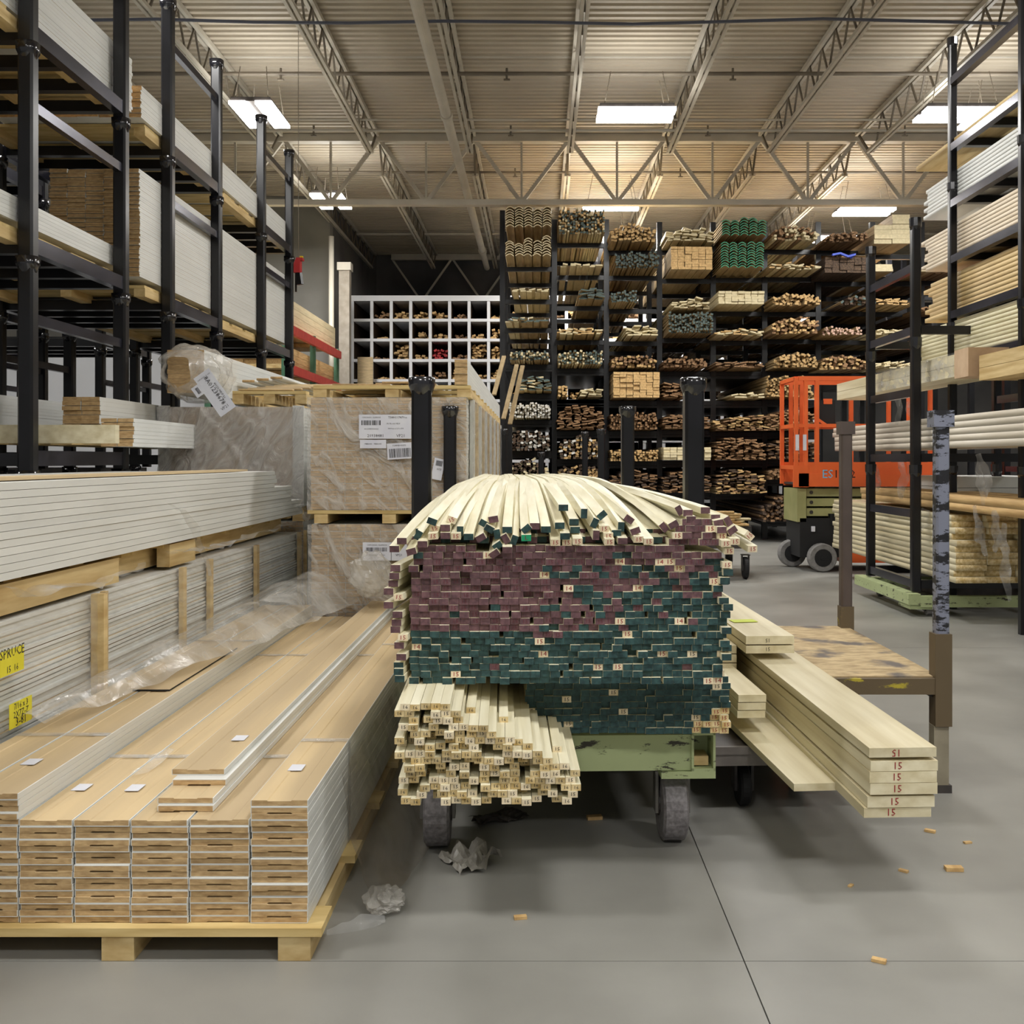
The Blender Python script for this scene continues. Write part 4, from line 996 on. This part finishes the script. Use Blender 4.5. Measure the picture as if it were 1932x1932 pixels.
def lot(bay,x0,x1,yt,yb,st,cols,desc,Y=YR,ln=BL2):
    """one lot of stock; st: loose / neat / flat"""
    xa,xb=X(x0,Y),X(x1,Y);za,zb=Z(yb,Y),Z(yt,Y);b=MB();mats=[];ix={}
    for c in cols:
        for m_ in BODY[c]:
            if m_ not in mats:mats.append(m_)
            ix[m_]=mats.index(m_)
    if st=='loose':sw,sh=.062,.034
    elif st=='flat':sw,sh=.11,.022
    elif st=='fine':sw,sh=.04,.03
    else:sw,sh=.1,.04
    n=max(1,int((xb-xa)/sw));rows_=max(1,int((zb-za)/sh))
    for r in range(rows_):
        for c in range(n):
            fx=(c+.5)/n
            hmax=1-.35*abs(2*fx-1)**2 if st in('loose','flat') and rows_>2 else 1
            hmax*=1-.18*R.random() if st!='neat' else 1
            if (r+.5)/rows_>hmax and r>0:continue
            cc=cols[R.randrange(len(cols))];bm,em=BODY[cc]
            roll=0
            if st=='loose':roll=R.uniform(-.7,.7) if r>0 else R.uniform(-.1,.1)
            if st=='flat':roll=R.uniform(-.28,.28) if r>0 else 0
            if st=='fine':roll=R.uniform(-.4,.4)
            if st=='neat':roll=R.uniform(-.03,.03)
            e=R.uniform(0,.05 if st=='neat' else .22);jx=R.uniform(-.25,.25)*sw if st!='neat' else R.uniform(-.004,.004)
            M=Matrix.Translation((xa+(c+.5)*(xb-xa)/n+jx,Y+e,za+(r+.5)*sh+(R.uniform(-.008,.008) if r and st!='neat' else 0)))@Matrix.Rotation(roll,4,'Y')@Matrix.Rotation(R.uniform(-.004,.004) if st=='neat' else R.uniform(-.012,.012),4,'Z')
            w_=(xb-xa)/n*.94*(R.uniform(.6,1.05) if st!='neat' else 1)
            b.obox(M,-w_/2,w_/2,0,ln-e,-sh*.47,sh*.47,mats=[ix[bm],ix[bm],ix[em],ix[bm],ix[em],ix[bm]])
    o=b.build('stock_lot',mats);lot_n[bay]=lot_n.get(bay,0)+1
    stuff(tag(o,desc,'lumber','stock lots on the centre rack'))
    return za
# individually built curved mouldings
def crown_mesh(w,h,l,m0,m1):
    b=MB();n=6;t=.013;pts=[]
    up=[(-w/2+w*i/n,h*math.sin(math.pi*i/n)) for i in range(n+1)]
    dn=[(x*.9,z-t) for x,z in up][::-1]
    pr_=up+dn;k=len(pr_)
    for y in(0,l):
        for x,z in pr_:b.v.append((x,y,z))
    for i in range(k):
        j=(i+1)%k;b.f.append((i,j,k+j,k+i));b.m.append(0)
    for i in range(n):
        a,c,d,e=i,i+1,k-2-i,k-1-i
        b.f.append((a,e,d,c));b.m.append(1);b.f.append((k+a,k+c,k+d,k+e));b.m.append(1)
    return b.mesh('curved_moulding',[m0,m1])
CMm={'e':crown_mesh(.125,.035,BL2,under,emer),'c':crown_mesh(.125,.035,BL2,under,creams),'s':crown_mesh(.115,.035,BL2,under,slatee)}
emg=mat('bright_emerald_end',H(40,130,98),H(70,156,118),.65,(60,60,60),rand=.15);CMm['e'].materials[1]=emg
def crowns(x0,x1,yt,yb,kinds,where,grp,ncol=5,jit=.004,ragged=2):
    xa,xb=X(x0,YR),X(x1,YR);za,zb=Z(yb,YR),Z(yt,YR);cwid=(xb-xa)/ncol
    for c in range(ncol):
        n=int((zb-za-.03)/.04)-R.randrange(ragged+1)
        for r in range(n):
            k=kinds[R.randrange(len(kinds))]
            o=put('curved_moulding',CMm[k],None,(xa+(c+.5)*cwid+R.uniform(-jit,jit),YR+R.uniform(0,.05),za+.014+r*.040),(0,R.uniform(-.05,.05),0))
            o.scale.x=cwid/.135
            tag(o,'%s curved moulding, %s up in the %s column, %s'%({'e':'emerald','c':'cream','s':'slate'}[k],ordn(r+1),ordn(c+1),where),'moulding',grp)
crowns(953,1041,383,428,'c','top left rack pile','cream curved mouldings, top left pile',ragged=1)
crowns(953,1040,440,483,'c','second rack pile at left','cream curved mouldings, second left pile',ragged=4,jit=.01)
crowns(1362,1448,404,444,'e','upper emerald pile','emerald curved mouldings, upper pile',ragged=1)
crowns(1360,1443,449,505,'e','lower emerald pile','emerald curved mouldings, lower pile',ragged=0)
LOTS=[
(1,966,1036,543,549,'flat','c','thin cream boards on the third shelf of the leftmost bay'),
(1,954,1036,596,606,'flat','sc','low slate and cream boards halfway up the leftmost bay'),
(1,962,1036,658,678,'fine','sc','slate-ended sticks above the white cubby line in the leftmost bay'),
(1,978,1041,704,736,'flat','sc','wavy slate-green mouldings in the lower leftmost bay'),
(1,960,1038,757,788,'fine','w','white-ended square sticks in the leftmost bay'),
(1,958,1038,806,850,'loose','kkw','dark timbers with a few white ends below the white sticks'),
(1,962,1036,862,902,'loose','kkc','dark mixed timbers lowest in the leftmost bay'),
(2,1055,1142,388,437,'fine','sstc','slate and tan curved stock topmost in the second bay'),
(2,1058,1140,494,501,'flat','c','long thin boards under the top lot of the second bay'),
(2,1092,1142,536,562,'flat','s','slate-ended boards at the right of the second bay'),
(2,1054,1136,612,630,'flat','tc','tan boards beside the yellow pole'),
(2,1054,1138,658,686,'fine','ssc','slate and cream sticks at mid height of the second bay'),
(2,1053,1072,720,748,'fine','t','little tan lot at the left of the second bay'),
(2,1092,1140,726,747,'flat','c','cream boards tilted at the right of the second bay'),
(2,1053,1140,758,810,'flat','b','heaped brown flat offcuts in the second bay'),
(2,1056,1140,818,866,'loose','ktw','dark stock with pale square ends in the second bay'),
(2,1053,1140,876,905,'loose','kt','brown scraps at the foot of the second bay'),
(3,1153,1238,418,452,'loose','t','orange-tan sticks topmost in the third bay'),
(3,1162,1245,472,502,'fine','s','slate-green fine sticks in the third bay'),
(3,1154,1203,546,568,'fine','s','small slate lot at the left of the third bay'),
(3,1182,1243,610,632,'flat','c','cream flats piled at the right of the third bay'),
(3,1154,1240,664,692,'loose','tb','tan and brown round stock in the third bay'),
(3,1157,1245,699,750,'neat','t','large squared tan lot of flat ends in the third bay'),
(3,1153,1241,774,810,'fine','b','brown fine sticks under the squared tan lot'),
(3,1153,1243,845,870,'fine','t','tan sticks low in the third bay'),
(3,1153,1240,884,925,'flat','kb','dark tangled boards at the foot of the third bay'),
(4,1258,1350,422,452,'flat','c','cream flat ends topmost in the fourth bay'),
(4,1266,1345,464,508,'neat','t','tan blocks with ragged top in the fourth bay'),
(4,1268,1342,560,580,'flat','c','loose cream sticks above the slate lot of the fourth bay'),
(4,1263,1347,586,626,'fine','s','dense slate-green sticks in the fourth bay'),
(4,1252,1336,668,692,'loose','b','brown offcuts at mid height of the fourth bay'),
(4,1252,1300,714,750,'flat','b','leaning brown boards left in the fourth bay'),
(4,1252,1342,778,808,'flat','b','brown boards below the leaning ones in the fourth bay'),
(4,1252,1342,842,868,'neat','c','pale square timbers low in the fourth bay'),
(4,1252,1342,884,930,'flat','kb','dark brown boards at the foot of the fourth bay'),
(5,1356,1443,544,573,'neat','c','neat cream timbers below the emerald piles'),
(5,1352,1443,617,631,'flat','tc','scattered moulding ends in the fifth bay'),
(5,1352,1443,678,692,'flat','b','few grey-brown sticks above the white uprights'),
(5,1382,1443,738,750,'flat','c','low cream boards in the fifth bay'),
(5,1350,1498,780,812,'flat','tb','wide heap of long tan boards in the fifth bay'),
(5,1352,1446,818,868,'flat','b','bulging pile of brown boards in the fifth bay'),
(5,1352,1446,884,932,'flat','kbt','dark wide offcuts low in the fifth bay'),
(6,1462,1545,420,450,'loose','bc','brown and cream curls topmost in the sixth bay'),
(6,1452,1550,494,505,'flat','tc','thin tan boards second in the sixth bay'),
(6,1463,1550,546,574,'loose','t','rounded tan stick bundle in the sixth bay'),
(6,1460,1548,592,628,'loose','tb','largest rounded tan-brown bundle in the sixth bay'),
(6,1465,1548,662,692,'loose','t','tan bundle just above the orange lift'),
(6,1450,1535,706,748,'fine','t','dense tan bundle left of the orange lift rail'),
(6,1452,1545,766,812,'flat','b','brown boards partly behind the orange lift'),
(6,1452,1545,822,866,'flat','bk','dark boards behind the lift ladder'),
(6,1452,1545,880,905,'loose','b','brown small stock behind the lift base'),
(6,1440,1545,932,985,'loose','bk','lowest brown bundle left of the lift wheels'),
(7,1558,1640,432,452,'loose','b','brown sticks topmost in the seventh bay'),
(7,1557,1640,484,514,'neat','k','dark blocks tied with a blue strap in the seventh bay'),
(7,1590,1655,553,573,'loose','sk','dark slate tangle in the seventh bay'),
(7,1558,1632,612,630,'fine','p','pinkish flat stick lot in the seventh bay'),
(7,1552,1640,664,696,'loose','tb','tan-brown bundle right of the lift top'),
(8,1655,1735,560,574,'flat','t','tan boards third down in the eighth bay'),
(8,1655,1730,617,631,'flat','c','cream scraps low in the eighth bay'),
(8,1655,1725,676,694,'flat','c','white-cream blocks lowest in view in the eighth bay'),
(9,1740,1830,500,512,'flat','b','dim boards beyond the right rack post'),
(9,1740,1830,572,584,'flat','b','lower dim boards beyond the right rack post'),
(9,1740,1830,630,644,'loose','b','brown sticks low beyond the right rack post'),
]
shelves={}
for L_ in LOTS:
    za=lot(*L_);shelves.setdefault(L_[0],[]).append(za)
BX=[948,1046,1144,1244,1345,1442,1543,1645,1738,1832]
def add_sh(bay,yb):shelves.setdefault(bay,[]).append(Z(yb,YR))
add_sh(1,484);add_sh(5,506);add_sh(1,506) if 0 else None
# plank blocks, topmost right
for (x0_,x1_,yt_,yb_,n_,nm) in((1650,1684,424,459,4,'left column'),(1684,1718,404,459,6,'right column')):
    hh=(Z(yt_,YR)-Z(yb_,YR))/n_
    for i in range(n_):
        w_=X(x1_,YR)-X(x0_,YR)-.006
        o=MB().box(-w_/2,w_/2,R.uniform(0,.04),BL2,.001,hh-.002,mats=[0,0,1,0,1,0]).build('cream_timber',[under,creams],None,((X(x0_,YR)+X(x1_,YR))/2,YR,Z(yb_,YR)+i*hh))
        tag(o,'cream timber topmost in the eighth bay, %s up in the %s'%(ordn(i+1),nm),'timber','cream timbers on the eighth bay')
add_sh(8,460)
for i in range(3):
    o=MB().box(-.14,.14,0,BL2,.001,.038,mats=[0,0,1,0,1,0]).build('cream_timber',[under,creams],None,(X(1668,YR),YR+.02*i,Z(512,YR)+i*.04));tag(o,'cream flat plank second shelf of the eighth bay, %s up'%ordn(i+1),'timber','cream flats on the eighth bay')
o=MB().box(-.36,.2,0,BL2,.001,.012,mats=[0,0,1,0,1,0]).build('cream_sheet',[under,creams],None,(X(1742,YR),YR,Z(512,YR)));tag(o,'thin cream sheet right of the three flats in the eighth bay','sheet')
add_sh(8,513)
rk=thing('lumber_rack','tall black steel rack holding long mouldings in the centre background','rack',(0,YR,0))
for bi,px in enumerate(BX):
    xx=X(px,17.4)
    top_=Z(398 if bi==0 else 415 if bi<3 else 420,17.4)
    for k,yo in enumerate((.9,2.5,4.1)):
        xq=xx
        MB().bar((xq,yo,0),(xq,yo,top_),.085,.085).build('post',black,rk)
bars={}
for bay,zl in shelves.items():
    xa,xb=X(BX[bay-1],17.4),X(BX[bay],17.4)
    for za in zl:
        for yo in(.9,2.5,4.1):
            MB().box(xa+.045,xb-.045,yo-.035,yo+.035,za-.075,za-.004).build('shelf_arm',black,rk)
        if za<3.2:MB().box(xa+.045,xb-.045,.86,4.1,za-.12,za-.08).build('shelf_pan',black,rk)
bs=MB().sweep([P(1570,481,16.4),P(1585,478,16.4),P(1600,484,16.4),P(1612,480,16.4),P(1604,486,16.45)],.05,.03).build('blue_strap',blue);tag(bs,'bright blue strap crumpled on the dark blocks','strap')
bw=MB()
# loose boards pile in the aisle behind the sticks
lt=thing('low_trolley','low dark trolley under the loose pale boards behind the cart','trolley',(X(1340,11.5),11.5,0));MB().box(-.8,.45,0,1.3,.34,.58).build('deck',dark,lt)
for s_ in(-.7,.4):
    for y_ in(.1,1.1):wheel(lt,s_,y_,.12,.05,rubber,.26)
for i in range(16):
    r_=i//3
    o=MB().box(-R.uniform(.5,.75),R.uniform(.25,.5)-.03*r_,0,.11,0,.024,mats=[0]*6).build('loose_board',creams if i%3 else tan,None,(X(1340,11.5)+R.uniform(-.1,.1),11.48+.14*(i%3)+R.uniform(-.02,.02),.585+r_*.027),(0,0,R.uniform(-.06,.06)))
    tag(o,'pale loose board on the low trolley, %s layer, %s from front'%(ordn(r_+1),ordn(i%3+1)),'board','loose boards on the trolley')
# ---------------- SCISSOR LIFT ----------------
YL2=12.4;sl=thing('scissor_lift','orange and pale green scissor lift parked at right in the background','lift',(0,YL2,0))
def lx(px):return X(px,YL2)
def lz(py):return Z(py,YL2)
xa,xb=lx(1506),lx(1800)
for yo in(0,.72):
    MB().box(xa,xb,yo-.02,yo+.02,lz(893)-.0,lz(872)).box(xa,xb,yo-.03,yo+.03,lz(918),lz(893)).build('platform_side',orange,sl)
    MB().bar((xa,yo,lz(714)),(xb,yo,lz(714)),.05).build('top_rail',orange,sl);MB().bar((xa,yo,lz(803)),(xb,yo,lz(803)),.04).build('mid_rail',orange,sl)
    for px in(1502,1520,1541,1640,1715,1798):MB().bar((lx(px),yo,lz(915)),(lx(px),yo,lz(712)),.045).build('rail_post',orange,sl)
for px in(1502,1798):
    for py in(714,803,882):MB().bar((lx(px),0,lz(py)),(lx(px),.72,lz(py)),.045).build('end_rail',orange,sl)
MB().box(xa,xb,0,.72,lz(915),lz(911)).build('platform_floor',dark,sl)
MB().box(lx(1496),lx(1525),-.03,.0,lz(919),lz(878)).build('gate_foot',orange,sl)
for px in(1503,1517):MB().box(lx(px)-.02,lx(px)+.02,-.035,-.025,lz(850),lz(820)).build('decal',paper,sl)
MB().bar((lx(1541),0,lz(790)),(lx(1560),0,lz(803)),.03).build('brace',orange,sl)
MB().box(lx(1549),lx(1578),.05,.3,lz(800),lz(755)).build('control_box',rubber,sl);MB().box(lx(1556),lx(1572),.04,.06,lz(762),lz(752)).build('control_lid',orange,sl)
ar=(('s',0),)
for i in range(3):
    za=lz(976)+i*(lz(920)-lz(976))/3;hb=(lz(920)-lz(976))/3
    for yo in(.06,.6):
        a_=MB().box(lx(1524),lx(1770),yo,yo+.06,za+.012,za+hb-.012).build('scissor_arm',olive,sl);MB().lathe([(.022,-.01),(.022,.0)],(lx(1533),yo,za+hb/2),8,axis='y').build('pivot_pin',dark,a_)
MB().box(lx(1505),lx(1522),.02,.7,lz(985),lz(922)).build('end_stack',olive,sl)
MB().box(lx(1510),lx(1790),.02,.7,.16,lz(978)).build('chassis',rubber,sl)
MB().box(lx(1531),lx(1538),.0,.02,lz(1003),lz(993)).build('white_sticker',paper,sl);MB().lathe([(.04,0),(.04,.14)],(lx(1571),.05,lz(992)),10).build('canister',black,sl)
MB().box(lx(1590),lx(1680),-.02,.3,.1,.22).build('lower_tray',orange,sl)
for px,yo in((1548,-.06),(1515,.55),(1765,-.06),(1740,.55)):
    r_=.165;x_=lx(px)
    w_=MB().lathe([(r_*.6,-.06),(r_*.93,-.065),(r_,-.05),(r_,.05),(r_*.93,.065),(r_*.6,.06)],(x_,yo,r_+.001),26,axis='y').build('wheel',tyre,sl)
    MB().lathe([(r_*.62,-.066),(r_*.5,-.045),(r_*.2,-.045),(r_*.18,-.07)],(x_,yo,r_+.001),20,axis='y').build('hub',rubber,w_)
m=MB();m.add(text_mesh('ES',.14),Matrix.Translation((lx(1560),-.0315,lz(895)))@FACE@Matrix.Shear('XZ',4,(0,0)),0);m.build('letters',mat('decal_blue',H(120,190,226),rough=.5),sl)
m=MB();m.add(text_mesh('1932',.13),Matrix.Translation((lx(1592),-.0315,lz(895)))@FACE,0);m.build('numerals',rubber,sl)
# ---------------- DOLLY RACK AT RIGHT ----------------
YD0,YD1=8.9,10.1;XD=3.17
def drack(x0,x1,z0,hh,nm):
    t=thing('stacking_rack','black stacking rack on the green dolly, %s tier'%nm,'rack',(x0,YD0,z0),'racks on the green dolly');dx=x1-x0
    for a in(0,dx):
        for b_ in(0,YD1-YD0):
            o=MB().bar((a,b_,0),(a,b_,hh-.02),.075,.075,n=-8).build('post',black,t)
            MB().lathe([(.04,hh-.09),(.05,hh-.06),(.052,hh+.01),(.045,hh+.01)],(a,b_,0),10).build('cup',gloss,o)
        for z_ in(.06,hh-.40 if nm!='second' else hh-.45):MB().bar((a,.04,z_),(a,YD1-YD0-.04,z_),.045,.07).build('rung',steel,t)
    for b_ in(.0,YD1-YD0):MB().bar((.04,b_,.06),(dx-.04,b_,.06),.05,.07).build('cross_bar',black,t)
    return t
zl=[.20,1.26,2.33];
for k,(z_,h_,nm) in enumerate(((.20,1.05,'bottom'),(1.26,1.06,'second'),(2.33,.99,'top'))):drack(XD,XD+1.2,z_,h_,nm)
dl=thing('green_dolly','pale green steel dolly carrying the tall black rack at right','dolly',(XD-.1,YD0-.12,0))
MB().box(0,.1,0,1.5,.10,.19).build('side_beam',wgreen,dl);MB().box(1.3,1.4,0,1.5,.10,.19).build('side_beam',wgreen,dl)
MB().box(.1,1.3,0,.08,.08,.17).build('end_beam',wgreen,dl);MB().box(.1,1.3,1.42,1.5,.08,.17).build('end_beam',wgreen,dl);MB().box(.02,.3,.02,.3,.06,.10).build('gusset',wgreen,dl)
for a in(.2,1.2):
    for b_ in(.1,1.35):wheel(dl,a,b_,.05,.05,tyre,.096)
# goods on the dolly rack : long planks along Y
def rstack(label,name,X0,X1,Yn,Yf,z0,z1,n,m0=poplar2,m1=poplarend,jit=.12,nc=3,grp=None):
    w_=(X1-X0)/nc;h_=(z1-z0)/n
    for r in range(n):
        for c in range(nc):
            a_,b_=Yn+R.uniform(0,jit),Yf-R.uniform(0,jit)
            o=MB().box(-w_/2+.003,w_/2-.003,0,b_-a_,.0006,h_-.0014,mats=[0,0,1,0,1,0]).build(name,[m0,m1],None,(X0+(c+.5)*w_,a_,z0+r*h_),(0,0,0))
            tag(o,label%(ordn(r+1),['nearest the aisle','in the middle','at the back','deepest'][c]),'plank',grp)
XS=3.30
rstack('pale plank low on the dolly rack, %s layer up, %s','rack_plank',XS,XS+.75,8.35,11.9,.325,.86,11,grp='low planks on the dolly rack')
rstack('tan plank at knee height on the dolly rack, %s layer up, %s','rack_plank',XS,XS+.7,6.3,10.9,.90,1.02,2,tan,creams,grp='second planks on the dolly rack')
rstack('white plank at chest height on the dolly rack, %s layer up, %s','rack_plank',XS,XS+.8,6.0,11.9,1.40,1.655,5,mat('pale_plank',H(206,196,178),H(222,214,198),.5,(6,1,12),rand=.05),creams,grp='chest-high white planks')
lb=thing('wrapped_log_bundle','cardboard-ended wrapped timber bundle high on the dolly rack','bundle',(XS+.2,8.1,1.96))
for r in range(2):
    for c in range(2):MB().box(-.2+.2*c,-.004+.2*c,0,3.6,.0+.09*r,.087+.09*r,mats=[0,0,1,0,1,0]).build('timber',[poplar2,pine],lb)
MB().box(-.22,.22,-.02,.25,-.02,.20).build('cardboard_end',cardb,lb)
MB().grid(lambda u,v:(-.205-.02*noise.noise((u*20,v*5,0)),.3+2.2*u,.0+.19*v),40,8).build('film',filmc,lb,smooth=True)
lb2=thing('timber_bundle','amber timber bundle nearest the right picture edge','bundle',(XS+.25,6.0,1.90))
for r in range(2):MB().box(-.22,.2,0,2.0,.095*r,.092+.095*r,mats=[0,0,1,0,1,0]).build('timber',[pine,tan],lb2)
for xx in(X(1872,7.0),):pass
wb=thing('white_block_stack','short stack of white boards on the floor-level rack at far right','boards',(4.3,9.6,.75))
for i in range(4):MB().box(-.5,.45,0,1.2,.1*i,.1*i+.096,mats=[1]*6).build('board',[white,white],wb)
MB().box(-.5,.5,0,1.2,-.75,-.004).build('support_frame',dark,wb)
# ---------------- TALL RIGHT RACK ----------------
XT=3.62;YT0,YT1=7.9,9.26
def hz_(k):return k*XT+1.3
trk=thing('tall_rack','tall black steel rack with long boards at the right edge','rack',(XT,YT0,0))
for a in(0,1.45):
    for b_ in(0,YT1-YT0):
        po=MB().bar((a,b_,0),(a,b_,Z(72,9.26)),.065,.065,n=-8).build('post',black,trk)
        for z_ in(1.25,2.5,3.72,Z(72,9.26)):MB().lathe([(.036,z_-.08),(.045,z_-.06),(.047,z_),(.04,z_)],(a,b_,0),10).build('cup',gloss,po)
RZ=[(.915,'top'),(.755,''),(.62,''),(.485,''),(.352,''),(.262-.02,'')]
for k,(q,nm) in enumerate(RZ):
    z_=hz_(q)
    for a in(0,1.45):MB().box(a-.03,a+.03,.03,YT1-YT0-.03,z_-.045,z_+.02).build('side_rail',steel,trk)
    if k:
        for b_ in(.15,.65,1.2):MB().box(.03,1.42,b_-.035,b_+.035,z_-.04,z_+.019).build('cross_bar',black,trk)
near=trk.copy();C.objects.link(near);near.location=(XT,5.5,0);near['label']='near black rack unit holding the camera-side ends of the right boards';near['group']='tall right racks';trk['group']='tall right racks'
for ch in list(trk.children):
    c_=ch.copy();C.objects.link(c_);c_.parent=near
# the boards : (kz bottom, kz top, far x px, layers, material, x inset)
TB=[(.763,.775,1727,1,pine,'single sheet tilted at the very top, %s layer up, %s',.0,1.0,3),(.627,.70,1738,8,white,'white board on the upper right rack shelf, %s layer up, %s',.03,1.2,4),(.492,.575,1733,9,mat('warm_plank',H(214,196,168),H(228,212,188),.55,(6,1,14),rand=.06),'warm cream board on the third right shelf, %s layer up, %s',.05,1.2,4),
    (.359,.455,1742,9,mat('amber_plank',H(196,164,108),H(216,188,134),.6,(6,1,14),rand=.06),'amber board on the fourth right shelf, %s layer up, %s',.05,1.2,4),(.250,.335,1722,9,mat('greenish_plank',H(206,198,160),H(222,214,182),.6,(6,1,14),rand=.06),'pale board on the lowest high shelf, %s layer up, %s',.0,1.1,4)]
for (ka,kb,px,n_,m_,lab,ins,wd,nc_) in TB:
    yfar=(XT+ins)*F/(px-VX)
    rstack(lab,'long_board',XT+ins,XT+ins+wd,5.2,yfar,hz_(ka),hz_(kb),n_,m_,m_,jit=.25 if n_>1 else .02,nc=nc_,grp='boards on the tall right rack '+ordn(TB.index((ka,kb,px,n_,m_,lab,ins,wd,nc_))+1)+' shelf')
# second column of posts beyond
bk=thing('tall_rack','second tall black rack behind the right one','rack',(5.3,10.6,0))
for a in(0,1.3):
    for b_ in(0,1.4):MB().bar((a,b_,0),(a,b_,4.6),.07).build('post',black,bk)
for z_ in(1.2,2.0,2.8,3.6):
    for b_ in(0,1.4):MB().bar((.04,b_,z_),(1.26,b_,z_),.06).build('cross_bar',black,bk)
    for a in(0,1.3):MB().bar((a,.04,z_),(a,1.36,z_),.06).build('side_rail',steel,bk)
rp=MB().box(0,1.1,0,1.9,0,.25).build('dark_goods',dark,None,(4.95,7.0,0.0));bpy.data.objects.remove(rp)
# hanging plastic at right
for i,(pts,w_) in enumerate((([(1650,865),(1650,890),(1653,910),(1655,928)],.03),([(1700,865),(1703,900),(1700,940)],.04),([(1715,865),(1722,900),(1728,935)],.04),([(1690,750),(1697,770),(1693,800)],.03),([(1712,748),(1716,775),(1720,800)],.03),([(1745,960),(1738,985),(1735,1000)],.07),([(1840,955),(1850,1020),(1862,1050)],.035),([(1890,990),(1893,1040),(1898,1090),(1905,1130)],.035),([(1845,860),(1852,900),(1856,950)],.05),([(1875,960),(1880,1020),(1876,1040)],.03))):
    yy=XS*.985*F/(pts[0][0]-VX)
    rag('hanging_plastic','torn clear plastic hanging from the right rack, %s'%['short strip at far left','wide strip in the middle','strip next to the wide one','upper left strip','upper second strip','balled clump behind the scuffed post','short strip low right','longest strip reaching almost to the floor','broad strip right of the scuffed post','small strip beside the longest'][i],'plastic',[P(a,b,yy) for a,b in pts],w_,40+i,amp=.03)
